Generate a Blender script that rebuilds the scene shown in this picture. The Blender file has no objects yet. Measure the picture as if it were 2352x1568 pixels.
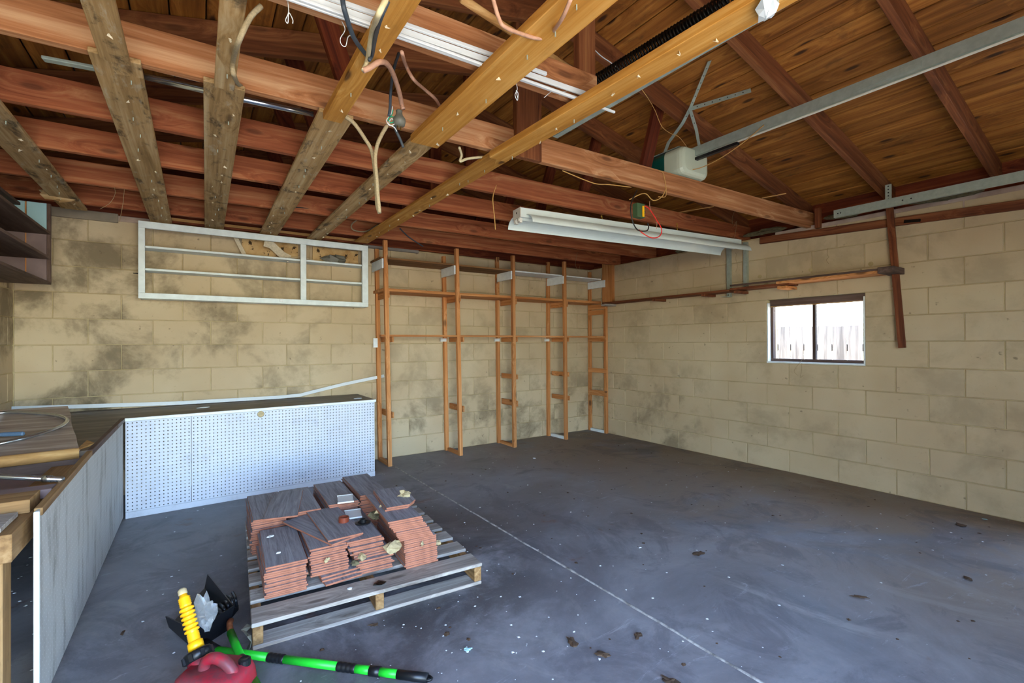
import bpy, math, random
from mathutils import Matrix, Vector, noise
random.seed(7)
C = bpy.context.scene.collection
R = math.radians
# ------------------------------------------------------------------ camera
EYE = Vector((0.0, 0.0, 1.2155))
YAW, PIT, ROL = 0.58732, 0.004104, -0.004515
fw = Vector((math.sin(YAW)*math.cos(PIT), math.cos(YAW)*math.cos(PIT), math.sin(PIT)))
rt = Vector((math.cos(YAW), -math.sin(YAW), 0)); up = rt.cross(fw)
r2 = rt*math.cos(ROL)+up*math.sin(ROL); u2 = up*math.cos(ROL)-rt*math.sin(ROL)
cd = bpy.data.cameras.new('camera'); cam = bpy.data.objects.new('camera', cd); C.objects.link(cam)
cd.sensor_width = 36; cd.lens = 16.578; cd.clip_start = .02
cam.matrix_world = Matrix(((r2.x,u2.x,-fw.x,EYE.x),(r2.y,u2.y,-fw.y,EYE.y),(r2.z,u2.z,-fw.z,EYE.z),(0,0,0,1)))
bpy.context.scene.camera = cam
# ------------------------------------------------------------------ sky, sun, exposure
w = bpy.data.worlds.new('sky'); bpy.context.scene.world = w; w.use_nodes = True
nt = w.node_tree; bg = nt.nodes['Background']
sk = nt.nodes.new('ShaderNodeTexSky'); sk.sky_type = 'NISHITA'; sk.sun_disc = False
sk.sun_elevation = R(65); sk.sun_rotation = R(200); sk.air_density = 1.0; sk.dust_density = .3; sk.ozone_density = 2.0
nt.links.new(sk.outputs[0], bg.inputs[0]); bg.inputs[1].default_value = 1.0
sd = bpy.data.lights.new('sun', 'SUN'); sd.energy = 9; sd.angle = R(.6); sd.color = (1, .93, .82)
so = bpy.data.objects.new('sun', sd); C.objects.link(so); so.location = (-3, -9, 12)
so.rotation_euler = Vector((.12, .40, -.91)).to_track_quat('-Z', 'Y').to_euler()
vs = bpy.context.scene.view_settings
vs.view_transform = 'Standard'; vs.look = 'None'; vs.gamma = 1; vs.use_curve_mapping = False; vs.exposure = 1.85
# ------------------------------------------------------------------ helpers
WM = {}
def put(o, M, parent=None):
    C.objects.link(o); WM[o.name] = M
    if parent is not None:
        o.parent = parent; o.matrix_basis = WM[parent.name].inverted() @ M
    else: o.matrix_basis = M
    return o
def tag(o, label=None, cat=None, group=None, kind=None):
    if label: o['label'] = label
    if cat: o['category'] = cat
    if group: o['group'] = group
    if kind: o['kind'] = kind
    return o
def thing(name, loc, label, cat, group=None, rz=0, kind=None):
    o = bpy.data.objects.new(name, None); o.empty_display_size = .05
    put(o, Matrix.Translation(Vector(loc)) @ Matrix.Rotation(rz, 4, 'Z'))
    return tag(o, label, cat, group, kind)
def mk(vs_, fs, mats, smooth=False, idx=None, name='mesh'):
    m = bpy.data.meshes.new(name); m.from_pydata([tuple(v) for v in vs_], [], fs)
    for x in (mats if isinstance(mats, (list, tuple)) else [mats]): m.materials.append(x)
    if idx:
        for p_, i in zip(m.polygons, idx): p_.material_index = i
    if smooth:
        for p_ in m.polygons: p_.use_smooth = True
    m.validate(); m.update()
    return m
def ob(name, m, M=None, parent=None):
    return put(bpy.data.objects.new(name, m), M or Matrix.Identity(4), parent)
BC = {}
def boxmesh(l, w_, h, mat, b=.002):
    k = (round(l, 4), round(w_, 4), round(h, 4), mat.name, b)
    if k in BC: return BC[k]
    d = (l/2, w_/2, h/2); b = min(b, min(d)*.45); V = []; ix = {}
    for sx in (-1, 1):
        for sy in (-1, 1):
            for sz in (-1, 1):
                s = (sx, sy, sz)
                for a in range(3):
                    ix[s+(a,)] = len(V)
                    V.append([s[i]*(d[i]-(0 if i == a else b)) for i in range(3)])
    Fc = []
    for a in range(3):
        u, v = (a+1) % 3, (a+2) % 3
        for s in (-1, 1):
            q = []
            for (p_, r) in ((-1, -1), (1, -1), (1, 1), (-1, 1)):
                t = [0, 0, 0]; t[a] = s; t[u] = p_; t[v] = r; q.append(ix[tuple(t)+(a,)])
            Fc.append(q if s > 0 else q[::-1])
    for a in range(3):
        u, v = (a+1) % 3, (a+2) % 3
        for su in (-1, 1):
            for sv in (-1, 1):
                t0 = [0, 0, 0]; t0[a] = -1; t0[u] = su; t0[v] = sv; t1 = list(t0); t1[a] = 1
                q = [ix[tuple(t0)+(u,)], ix[tuple(t1)+(u,)], ix[tuple(t1)+(v,)], ix[tuple(t0)+(v,)]]
                Fc.append(q if su*sv > 0 else q[::-1])
    for sx in (-1, 1):
        for sy in (-1, 1):
            for sz in (-1, 1):
                q = [ix[(sx, sy, sz, i)] for i in range(3)]
                Fc.append(q if sx*sy*sz > 0 else q[::-1])
    m = mk(V, Fc, mat); BC[k] = m
    return m
def frame(o_, x, yd=None):
    x = Vector(x).normalized()
    if yd is None:
        y = Vector((0, 0, 1)).cross(x)
        if y.length < .05: y = Vector((1, 0, 0))
    else: y = Vector(yd)
    y = (y - x*y.dot(x)).normalized(); z = x.cross(y); o_ = Vector(o_)
    return Matrix(((x.x, y.x, z.x, o_.x), (x.y, y.y, z.y, o_.y), (x.z, y.z, z.z, o_.z), (0, 0, 0, 1)))
def board(name, p0, p1, w_, h, mat, parent=None, yd=None, b=.002):
    p0, p1 = Vector(p0), Vector(p1)
    return ob(name, boxmesh((p1-p0).length, w_, h, mat, b), frame((p0+p1)/2, p1-p0, yd), parent)
def box(name, lo, hi, mat, parent=None, b=.002):     # axis-aligned, longest side along local X for the grain
    lo, hi = Vector(lo), Vector(hi); c = (lo+hi)/2; d = hi-lo
    a = max(range(3), key=lambda i: d[i])
    if a == 0: return ob(name, boxmesh(d.x, d.y, d.z, mat, b), Matrix.Translation(c), parent)
    if a == 1: return ob(name, boxmesh(d.y, d.x, d.z, mat, b), frame(c, (0, 1, 0), (-1, 0, 0)), parent)
    return ob(name, boxmesh(d.z, d.x, d.y, mat, b), frame(c, (0, 0, 1), (1, 0, 0)), parent)
def smoothpts(P, n=6):
    P = [Vector(p_) for p_ in P]
    if len(P) < 3: return P
    Q = [P[0]*2-P[1]]+P+[P[-1]*2-P[-2]]; out = []
    for i in range(1, len(Q)-2):
        a, b, c, d = Q[i-1:i+3]
        for j in range(n):
            t = j/n
            out.append(.5*((2*b)+(c-a)*t+(2*a-5*b+4*c-d)*t*t+(3*b-a-3*c+d)*t**3))
    out.append(P[-1])
    return out
def tubegeo(P, r, seg=8, closed=False):
    V, Fc = [], []; n = len(P); y = None
    for i, p_ in enumerate(P):
        t = (P[min(i+1, n-1)]-P[max(i-1, 0)])
        if t.length < 1e-9: t = Vector((0, 0, 1))
        t.normalize()
        if y is None:
            y = t.cross(Vector((.3, .2, .93)))
            if y.length < .05: y = t.cross(Vector((1, 0, 0)))
        y = (y-t*y.dot(t)).normalized(); z = t.cross(y)
        rr = r(i/(n-1)) if callable(r) else r
        for k in range(seg):
            a = 2*math.pi*k/seg; V.append(p_+(y*math.cos(a)+z*math.sin(a))*rr)
    for i in range(n-1):
        for k in range(seg):
            k2 = (k+1) % seg
            Fc.append((i*seg+k, i*seg+k2, (i+1)*seg+k2, (i+1)*seg+k))
    Fc.append(tuple(range(seg))[::-1]); Fc.append(tuple((n-1)*seg+k for k in range(seg)))
    return V, Fc
def tube(name, P, r, mat, parent=None, seg=8, n=6, smooth=True):
    V, Fc = tubegeo(smoothpts(P, n) if n > 1 else [Vector(p_) for p_ in P], r, seg)
    o_ = sum((Vector(v) for v in V), Vector())/len(V)
    return ob(name, mk([v-o_ for v in V], Fc, mat, smooth), Matrix.Translation(o_), parent)
def join(parts):                       # [(V,F),...] -> one (V,F)
    V, Fc = [], []
    for v, f in parts:
        k = len(V); V += [Vector(x) for x in v]; Fc += [tuple(i+k for i in q) for q in f]
    return V, Fc
def bx(lo, hi):
    x0, y0, z0 = lo; x1, y1, z1 = hi
    return ([(x0,y0,z0),(x1,y0,z0),(x1,y1,z0),(x0,y1,z0),(x0,y0,z1),(x1,y0,z1),(x1,y1,z1),(x0,y1,z1)],
            [(0,3,2,1),(4,5,6,7),(0,1,5,4),(1,2,6,5),(2,3,7,6),(3,0,4,7)])
def prism(poly, x0, x1):               # closed (y,z) outline swept along X
    n = len(poly)
    V = [(x0, a, b) for a, b in poly]+[(x1, a, b) for a, b in poly]
    Fc = [(i, (i+1) % n, n+(i+1) % n, n+i) for i in range(n)]+[tuple(range(n))[::-1], tuple(range(n, 2*n))]
    return V, Fc
def lathe(prof, seg=24):               # (r,z) profile round local Z
    V, Fc = [], []
    for r, z in prof:
        for k in range(seg):
            a = 2*math.pi*k/seg; V.append((r*math.cos(a), r*math.sin(a), z))
    for i in range(len(prof)-1):
        for k in range(seg):
            k2 = (k+1) % seg; Fc.append((i*seg+k, i*seg+k2, (i+1)*seg+k2, (i+1)*seg+k))
    Fc.append(tuple(range(seg))[::-1]); Fc.append(tuple((len(prof)-1)*seg+k for k in range(seg)))
    return V, Fc
def geo(name, g, mat, M=None, parent=None, smooth=False, idx=None):
    return ob(name, mk(g[0], g[1], mat, smooth, idx), M, parent)
def ribbon(P, wdir, w_, t):            # flat strap along points
    V, Fc = [], []; P = [Vector(p_) for p_ in P]; n = len(P); wd = Vector(wdir)
    for i, p_ in enumerate(P):
        tn = (P[min(i+1, n-1)]-P[max(i-1, 0)]).normalized(); y = (wd-tn*wd.dot(tn)).normalized(); z = tn.cross(y)
        V += [p_+y*w_/2+z*t/2, p_-y*w_/2+z*t/2, p_-y*w_/2-z*t/2, p_+y*w_/2-z*t/2]
    for i in range(n-1):
        for k in range(4): Fc.append((4*i+k, 4*i+(k+1) % 4, 4*i+4+(k+1) % 4, 4*i+4+k))
    Fc += [(3, 2, 1, 0), tuple(4*(n-1)+k for k in range(4))]
    return V, Fc
def blob(sx, sy, sz, amp=.5, seed=0, seg=8, rings=5):      # crumpled lump
    V, Fc = [], []; rnd = random.Random(seed)
    for i in range(rings+1):
        th = math.pi*i/rings
        for k in range(seg):
            a = 2*math.pi*k/seg; q = 1+amp*(rnd.random()-.5)*2
            V.append((sx*q*math.sin(th)*math.cos(a), sy*q*math.sin(th)*math.sin(a), sz*q*math.cos(th)))
    for i in range(rings):
        for k in range(seg):
            k2 = (k+1) % seg; Fc.append((i*seg+k, (i+1)*seg+k, (i+1)*seg+k2, i*seg+k2))
    return V, Fc
def at(x, y, z, rz=0): return Matrix.Translation((x, y, z)) @ Matrix.Rotation(rz, 4, 'Z')
# ------------------------------------------------------------------ materials
def srgb(h):
    c = [int(h[i:i+2], 16)/255 for i in (0, 2, 4)]
    return tuple((x/12.92 if x <= .04045 else ((x+.055)/1.055)**2.4) for x in c)+(1,)
class NT:
    def __init__(s, name, rough=.7, metal=0, spec=.3):
        s.m = bpy.data.materials.new(name); s.m.use_nodes = True; s.t = s.m.node_tree
        s.b = s.t.nodes['Principled BSDF']; s.b.inputs['Roughness'].default_value = rough
        s.b.inputs['Metallic'].default_value = metal; s.b.inputs['Specular IOR Level'].default_value = spec
    def n(s, ty, **kw):
        x = s.t.nodes.new('ShaderNode'+ty)
        for k, v in kw.items(): setattr(x, k, v)
        return x
    def L(s, a, b): s.t.links.new(a, b)
    def val(s, sock, v):
        if hasattr(v, 'is_output') or isinstance(v, bpy.types.NodeSocket): s.L(v, sock)
        else: sock.default_value = v
    def math(s, op, a, b=0.0, clamp=False):
        x = s.n('Math', operation=op); x.use_clamp = clamp; s.val(x.inputs[0], a); s.val(x.inputs[1], b); return x.outputs[0]
    def obj(s): return s.n('TexCoord').outputs['Object']
    def pos(s): return s.n('NewGeometry').outputs['Position']
    def rnd(s): return s.n('ObjectInfo').outputs['Random']
    def map(s, v, sc=(1, 1, 1), loc=(0, 0, 0)):
        x = s.n('Mapping'); s.L(v, x.inputs[0]); x.inputs['Scale'].default_value = sc; x.inputs['Location'].default_value = loc; return x.outputs[0]
    def noise(s, v, scale, detail=4, rough=.6, dist=0, w_=None):
        x = s.n('TexNoise', noise_dimensions='4D' if w_ is not None else '3D'); s.L(v, x.inputs['Vector'])
        x.inputs['Scale'].default_value = scale; x.inputs['Detail'].default_value = detail; x.inputs['Roughness'].default_value = rough; x.inputs['Distortion'].default_value = dist
        if w_ is not None: s.val(x.inputs['W'], w_)
        return x.outputs[0]
    def ramp(s, f, stops):
        x = s.n('ValToRGB'); s.L(f, x.inputs[0]); e = x.color_ramp.elements
        while len(e) > 1: e.remove(e[-1])
        for i, (p_, c) in enumerate(stops):
            q = e[0] if i == 0 else e.new(p_); q.position = p_; q.color = c if isinstance(c, tuple) else (srgb(c) if isinstance(c, str) else (c, c, c, 1))
        return x.outputs[0]
    def mix(s, f, a, b, mode='MIX'):
        x = s.n('Mix', data_type='RGBA', blend_type=mode); s.val(x.inputs[0], f)
        for k, v in ((6, a), (7, b)):
            s.val(x.inputs[k], srgb(v) if isinstance(v, str) else v)
        return x.outputs[2]
    def sep(s, v): x = s.n('SeparateXYZ'); s.L(v, x.inputs[0]); return x.outputs
    def ss(s, v, a, b):               # smoothstep a..b -> 0..1
        x = s.n('MapRange', interpolation_type='SMOOTHSTEP'); s.val(x.inputs[0], v); x.inputs[1].default_value = a; x.inputs[2].default_value = b; return x.outputs[0]
    def bump(s, h, st=.3, d=.003):
        x = s.n('Bump'); s.L(h, x.inputs['Height']); x.inputs['Strength'].default_value = st; x.inputs['Distance'].default_value = d; s.L(x.outputs[0], s.b.inputs['Normal'])
    def col(s, c): s.val(s.b.inputs['Base Color'], srgb(c) if isinstance(c, str) else c); return s
def plain(name, c, rough=.5, metal=0, spec=.4, var=.12, sc=18):
    x = NT(name, rough, metal, spec); f = x.noise(x.obj(), sc, 3)
    k = x.ramp(f, [(.3, 1-var), (.7, 1.0)]); x.col(x.mix(1, c, k, 'MULTIPLY')); return x.m
def wood(name, dark, mid, light, rough=.75, gs=26, knots=.6, mold=0, pale=0, var=.25, bump=.25):
    x = NT(name, rough); o_ = x.obj(); r = x.rnd(); W = x.math('MULTIPLY', r, 60)
    vec = o_
    if knots:
        S = x.sep(o_); cv = x.n('CombineXYZ')
        x.L(x.math('ADD', x.math('MULTIPLY', S[0], 2.3), x.math('MULTIPLY', r, 97)), cv.inputs[0])
        x.L(x.math('ADD', x.math('MULTIPLY', x.math('ADD', S[1], S[2]), 7), x.math('MULTIPLY', r, 31)), cv.inputs[1])
        v = x.n('TexVoronoi', voronoi_dimensions='2D'); x.L(cv.outputs[0], v.inputs['Vector']); v.inputs['Scale'].default_value = 1; v.inputs['Randomness'].default_value = 1
        sel = x.math('GREATER_THAN', x.sep(v.outputs['Color'])[0], .55); D = v.outputs['Distance']
        k = x.math('MULTIPLY', x.math('SUBTRACT', 1, x.ss(D, .05, .13)), sel)
        bend = x.math('MULTIPLY', x.math('MULTIPLY', x.math('SUBTRACT', 1, x.ss(D, .08, .5)), sel), .05)
        ad = x.n('CombineXYZ'); x.L(bend, ad.inputs[1]); x.L(bend, ad.inputs[2])
        va = x.n('VectorMath', operation='ADD'); x.L(o_, va.inputs[0]); x.L(ad.outputs[0], va.inputs[1]); vec = va.outputs[0]
    g = x.noise(x.map(vec, (.8, gs, gs)), 1, 5, .65, .8, W)
    g2 = x.noise(x.map(o_, (3, gs*4, gs*4)), 1, 3, .6, .2, W)
    f = x.math('ADD', x.math('MULTIPLY', g, .75), x.math('MULTIPLY', g2, .25))
    c = x.ramp(f, [(.33, dark), (.5, mid), (.66, light)])
    big = x.noise(o_, 2.3, 3, .6, 0, W)
    c = x.mix(x.ramp(big, [(.42, 0.0), (.7, var)]), c, dark)
    pr = x.math('ADD', 1-var*.5, x.math('MULTIPLY', r, var)); cc = x.n('CombineColor')
    for i in range(3): x.L(pr, cc.inputs[i])
    c = x.mix(1, c, cc.outputs[0], 'MULTIPLY')
    if knots:
        c = x.mix(x.math('MULTIPLY', k, knots), c, '331a0c')
    if mold:
        m = x.noise(x.map(o_, (2.2, 5, 5)), 2.2, 7, .7, .5, W)
        c = x.mix(x.math('MULTIPLY', x.ss(m, .52, .66), mold), c, '1f1a14')
        m2 = x.noise(x.map(o_, (3, 9, 9), (4, 2, 1)), 2.5, 6, .7, .5, W)
        c = x.mix(x.math('MULTIPLY', x.ss(m2, .56, .68), pale), c, 'b8b09c')
    x.col(c); x.bump(f, bump, .002); return x.m
M = {}
M['joist'] = wood('joist_fir', '7c4a28', 'b4784c', 'd6a87c', knots=.5, gs=20)
M['joist2'] = wood('red_fir', '6a3016', 'a05a36', 'c08458', knots=.5, gs=20)
M['old'] = wood('old_tan_timber', '6a4c2c', '927048', 'b08e62', knots=.5, gs=24, mold=.25)
M['dkjoist'] = wood('dark_fir', '3e1508', '6b2c14', '8f4a26', knots=.5, gs=20)
M['rafter'] = wood('rafter_fir', '4a2412', '7a4626', '9c683e', knots=.4, gs=20)
M['sheath'] = wood('roof_sheathing', '6a3a12', '9c6226', 'c4863e', knots=.9, gs=17, mold=.35, var=.4)
M['mold'] = wood('stained_ceiling_board', '74582f', 'b08e5e', 'ccb48a', knots=.5, mold=.8, pale=.5, gs=22)
M['pine'] = wood('yellow_pine', '96601e', 'bd8538', 'd6a65c', knots=.8, gs=20, mold=.12, pale=0)
M['stud'] = wood('orange_stud', '96582a', 'c0824c', 'd8a472', knots=.7, gs=30)
M['shelf'] = wood('brown_shelf', '4a3018', '7a5430', '9a7448', knots=.3, gs=20)
M['redwood'] = wood('redwood_strip', '3e1c10', '743e22', '96603a', knots=.4, gs=24)
M['grey'] = wood('weathered_pallet', '6c6660', '989088', 'c0b8ae', knots=.5, gs=24, mold=.25, pale=.2)
M['edge'] = wood('pallet_edge_wood', '8a6438', 'b88a52', 'd2aa72', knots=.3, gs=26)
M['darkshelf'] = wood('dark_varnish', '382a22', '5a463c', '76625a', knots=0, gs=12, mold=.3)
M['plum'] = plain('plum_paint', '84706e', .75, var=.3, sc=6)
M['skyblue'] = plain('light_blue_paint', 'a4ccd4', .6, var=.12, sc=6)
M['greypaint'] = plain('grey_brown_board', '8e8270', .8, var=.25, sc=7)
M['white'] = plain('white_paint_chipped', 'e6ecec', .5, var=.12, sc=25)
M['bluewhite'] = plain('pale_blue_white_paint', 'e4efef', .5, var=.16, sc=14)
M['vinyl'] = plain('white_vinyl', 'd6dada', .4, var=.05)
M['galv'] = plain('galvanised_steel', 'b4c2b8', .42, .45, var=.2, sc=30)
M['chrome'] = plain('chrome_tube', 'c4ccd4', .18, .95, var=.1)
M['iron'] = plain('black_steel', '1c1814', .4, .6, var=.3, sc=40)
M['black'] = plain('black_plastic', '14161a', .38, var=.2)
M['green'] = plain('bright_green_grip', '1fb92e', .4, var=.08)
M['yellow'] = plain('yellow_spout_plastic', 'eeb010', .35, var=.06)
M['brass'] = plain('brass', 'b8923c', .28, .9)
M['cream'] = plain('cream_cable', 'cdbf98', .55, var=.2, sc=60)
M['clothcable'] = plain('cloth_covered_cable', 'a89878', .85, var=.35, sc=160)
M['pinkcable'] = plain('pink_cream_cable', 'c89a80', .55, var=.25, sc=40)
M['darkcable'] = plain('slate_cable', '3c4650', .5, var=.15)
M['blackcable'] = plain('black_cable', '201c1a', .5)
M['redcable'] = plain('red_wire', 'd8281c', .4, var=.05)
M['tealcable'] = plain('green_wire', '1f9a72', .4)
M['tan'] = plain('tan_wire', 'c89a58', .6)
M['bulbgrey'] = plain('grey_rubber_socket', '6a6a60', .5, var=.2)
M['opener'] = plain('opener_housing', 'c4ccb4', .4, var=.05)
M['teal'] = plain('dark_teal_lens', '0d5148', .3, var=.15)
M['fixture'] = plain('white_enamel', 'dde8e2', .35, var=.08, sc=7)
M['tube_socket'] = plain('socket_plastic', 'dcd9cc', .4)
M['paper'] = plain('drywall_paper', 'd8ccb0', .9, var=.25, sc=60)
M['cobweb'] = plain('dusty_strands', 'a08c68', .9)
M['insul'] = plain('dusty_insulation', '6a6248', .95, var=.5, sc=40)
M['foam'] = plain('mortar_scrap', 'c0ae86', .9, var=.35, sc=40)
M['lead'] = plain('grey_film', '6e6c60', .5, var=.3, sc=12)
M['leaf'] = plain('dry_leaf', '54402f', .8, var=.4, sc=60)
M['chip'] = plain('paint_chip', 'd8dcde', .7)
M['terra'] = plain('terracotta_body', 'ac7058', .85, var=.35, sc=35)
M['redring'] = plain('red_ring', '7e3a26', .4)
M['clear'] = plain('white_cardboard', 'cfd8dc', .6)
x = NT('tile_wood_face', .6); o_ = x.obj(); W = x.math('MULTIPLY', x.rnd(), 40)
g = x.noise(x.map(o_, (3, 55, 1)), 1, 5, .7, 1.2, W); c = x.ramp(g, [(.3, '5f5c60'), (.5, '84838a'), (.7, 'a09fa6')])
c = x.mix(x.math('MULTIPLY', x.ss(x.noise(o_, 9, 5, .7, 0, W), .58, .75), .5), c, 'b0a79c'); x.col(c); x.bump(g, .2, .001); M['tile'] = x.m
x = NT('red_jerrycan_plastic', .45); d = x.noise(x.obj(), 14, 6, .7); x.col(x.mix(x.math('MULTIPLY', x.ss(d, .36, .62), .72), '981c2e', '503c40')); M['red'] = x.m
x = NT('clear_plastic_film', .12); x.b.inputs['Transmission Weight'].default_value = .75; x.b.inputs['Alpha'].default_value = .4; x.col('e8eef2'); M['film'] = x.m
x = NT('window_glass', .03); x.b.inputs['Transmission Weight'].default_value = 1; x.b.inputs['IOR'].default_value = 1.05; x.col('ffffff'); M['glass'] = x.m
# painted block: yellow-beige paint, sooty smudges with their own shape, scuffs near the floor
x = NT('painted_block', .8, spec=.2); P = x.pos(); S = x.sep(P)
base = x.ramp(x.noise(P, 1.1, 3), [(.35, 'bba686'), (.65, 'c9b798')])
r = x.rnd(); W = x.math('MULTIPLY', r, .5)
base = x.mix(x.math('MULTIPLY', r, .12), base, 'a9966c')
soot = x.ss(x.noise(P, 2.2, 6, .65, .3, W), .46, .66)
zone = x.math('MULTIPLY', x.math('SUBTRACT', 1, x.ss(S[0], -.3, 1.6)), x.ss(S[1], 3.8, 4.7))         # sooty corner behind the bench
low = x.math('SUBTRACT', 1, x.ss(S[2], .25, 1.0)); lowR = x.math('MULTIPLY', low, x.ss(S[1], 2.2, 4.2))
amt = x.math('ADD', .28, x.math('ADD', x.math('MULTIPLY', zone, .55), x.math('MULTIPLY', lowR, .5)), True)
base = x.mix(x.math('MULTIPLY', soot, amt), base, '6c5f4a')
fine = x.noise(P, 46, 4, .7); base = x.mix(x.math('MULTIPLY', x.ss(fine, .62, .74), .25), base, '80704f')
spk = x.noise(P, 22, 2, .5, 0, 3.3); base = x.mix(x.math('MULTIPLY', x.ss(spk, .70, .76), .5), base, '4a4034')
x.col(base); x.bump(x.noise(P, 90, 4, .7), .22, .002); M['block'] = x.m
x = NT('painted_mortar', .85); P = x.pos(); x.col(x.ramp(x.noise(P, 6, 5), [(.35, 'a6946c'), (.65, 'bfae86')])); x.bump(x.noise(P, 60, 3), .4, .004); M['mortar'] = x.m
x = NT('raw_block_cap', .9); P = x.pos(); x.col(x.ramp(x.noise(P, 5, 5), [(.35, '9a8478'), (.65, 'b8a496')])); M['cap'] = x.m
# concrete floor
x = NT('garage_concrete', .55, spec=.35); P = x.pos(); S = x.sep(P)
f = x.noise(P, 1.3, 8, .68, .6); c = x.ramp(f, [(.3, '5f5f63'), (.5, '7b7b80'), (.72, '97979b')])
st = x.ss(x.noise(x.map(P, (1, 1, 1), (3, 7, 0)), .75, 6, .62, .5), .5, .66); c = x.mix(x.math('MULTIPLY', st, .35), c, '5a534e')
wl = x.math('MULTIPLY', x.ss(S[0], 3.5, 4.55), x.ss(x.noise(P, 2.1, 5), .3, .6)); c = x.mix(x.math('MULTIPLY', wl, .7), c, '54402e')
st2 = x.ss(x.noise(x.map(P, (1.6, .7, 1), (1, 5, 0)), 1.2, 7, .66, .8), .58, .7); c = x.mix(x.math('MULTIPLY', st2, .5), c, 'a3a2a0')
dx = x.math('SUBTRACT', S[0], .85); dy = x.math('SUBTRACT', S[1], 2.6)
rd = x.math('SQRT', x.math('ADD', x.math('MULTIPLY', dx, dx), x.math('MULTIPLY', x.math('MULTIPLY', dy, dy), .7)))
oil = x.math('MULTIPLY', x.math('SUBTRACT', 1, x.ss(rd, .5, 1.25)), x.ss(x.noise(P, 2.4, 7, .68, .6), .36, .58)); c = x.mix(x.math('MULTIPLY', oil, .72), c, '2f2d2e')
brn = x.math('MULTIPLY', x.ss(S[0], 1.9, 3.6), x.ss(x.noise(x.map(P, (1, 1, 1), (5, 1, 2)), .9, 6, .62, .4), .34, .52)); c = x.mix(x.math('MULTIPLY', brn, .7), c, '87745f')
scf = x.ss(x.noise(x.map(P, (2.2, 9, 1), (2, 8, 0)), 1.5, 7, .75, 1.5), .6, .68); c = x.mix(x.math('MULTIPLY', scf, .4), c, 'aeb0b6')
smg = x.ss(x.noise(x.map(P, (1, 1, 1), (4, 9, 2)), 2.1, 8, .72, 1.0), .5, .64); c = x.mix(x.math('MULTIPLY', smg, .4), c, '45434a')
drk = x.ss(x.noise(x.map(P, (1, 1, 1), (7, 3, 1)), 5.5, 6, .7, .6), .66, .74); c = x.mix(x.math('MULTIPLY', drk, .6), c, '2c2a2a')
fine = x.noise(P, 75, 4, .7); c = x.mix(x.math('MULTIPLY', x.ss(fine, .55, .75), .25), c, '9a9896')
rust = x.ss(x.noise(x.map(P, (1, 1, 1), (9, 2, 4)), 3.2, 5, .6), .66, .74); c = x.mix(x.math('MULTIPLY', rust, .5), c, '6a3c26')
x.col(c); x.L(x.ramp(f, [(.3, .42), (.7, .7)]), x.b.inputs['Roughness']); x.bump(x.math('ADD', f, x.math('MULTIPLY', fine, .25)), .35, .006); M['floor'] = x.m
x = NT('joint_filler', .8); P = x.pos(); x.col(x.ramp(x.noise(P, 22, 5), [(.35, '6c6966'), (.6, 'b4b2ae')])); M['filler'] = x.m
x = NT('driveway_concrete', .9); P = x.pos(); x.col(x.ramp(x.noise(P, 1.2, 6), [(.35, 'a69a86'), (.65, 'c6b9a2')])); M['drive'] = x.m
x = NT('side_yard_soil', .95); P = x.pos(); x.col(x.ramp(x.noise(P, 2, 5), [(.35, '9c7c54'), (.65, 'c4a676')])); M['soil'] = x.m
x = NT('fence_wood', .9); o_ = x.obj(); x.col(x.ramp(x.noise(x.map(o_, (1.5, 20, 20)), 1, 5, .6, .5, x.math('MULTIPLY', x.rnd(), 30)), [(.35, '5e5a56'), (.65, '8c8680')])); M['fence'] = x.m
# pegboard front (holes are geometry) and the unperforated-looking back with paint beads
x = NT('pegboard_white', .5); P = x.pos(); x.col(x.mix(x.math('MULTIPLY', x.ss(x.noise(P, 5, 6, .7), .5, .75), .35), 'cbd1dc', '8f939e')); M['peg'] = x.m
x = NT('pegboard_grey_side', .65); o_ = x.obj(); S = x.sep(o_)
def cell(v): return x.math('SUBTRACT', x.math('FRACT', x.math('DIVIDE', v, .0254)), .5)
a, b = cell(S[0]), cell(S[2]); dd = x.math('SQRT', x.math('ADD', x.math('MULTIPLY', a, a), x.math('MULTIPLY', b, b)))
c = x.mix(x.math('MULTIPLY', x.ss(x.noise(x.map(o_, (7, 1, 1.6)), 1.6, 6, .65), .48, .7), .6), 'b9b9b6', '6d675c')
c = x.mix(x.math('MULTIPLY', x.math('LESS_THAN', dd, .1), .55), c, 'e6e8e8'); x.col(c); M['pegside'] = x.m
x = NT('bench_top_worn', .45); P = x.pos(); c = x.ramp(x.noise(x.map(P, (1, 6, 1)), 2.4, 7, .65, .5), [(.3, '33291f'), (.5, '54463a'), (.7, '7b6f63')]); x.col(c); M['benchtop'] = x.m
x = NT('counter_slab_laminate', .4); o_ = x.obj(); c = x.ramp(x.noise(x.map(o_, (1.4, 12, 1)), 1.4, 6, .6, .6), [(.3, '7a6455'), (.5, '9c8878'), (.7, 'c2b4a6')]); x.col(c); M['slab'] = x.m
x = NT('water_stained_panel', .9); o_ = x.obj(); c = x.ramp(x.noise(o_, 5, 6, .6, .5), [(.35, 'a9824e'), (.6, 'c9aa78')]); c = x.mix(x.ss(x.noise(o_, 16, 6, .7), .57, .63), c, '3a2a18'); x.col(c); M['stainpanel'] = x.m
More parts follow.
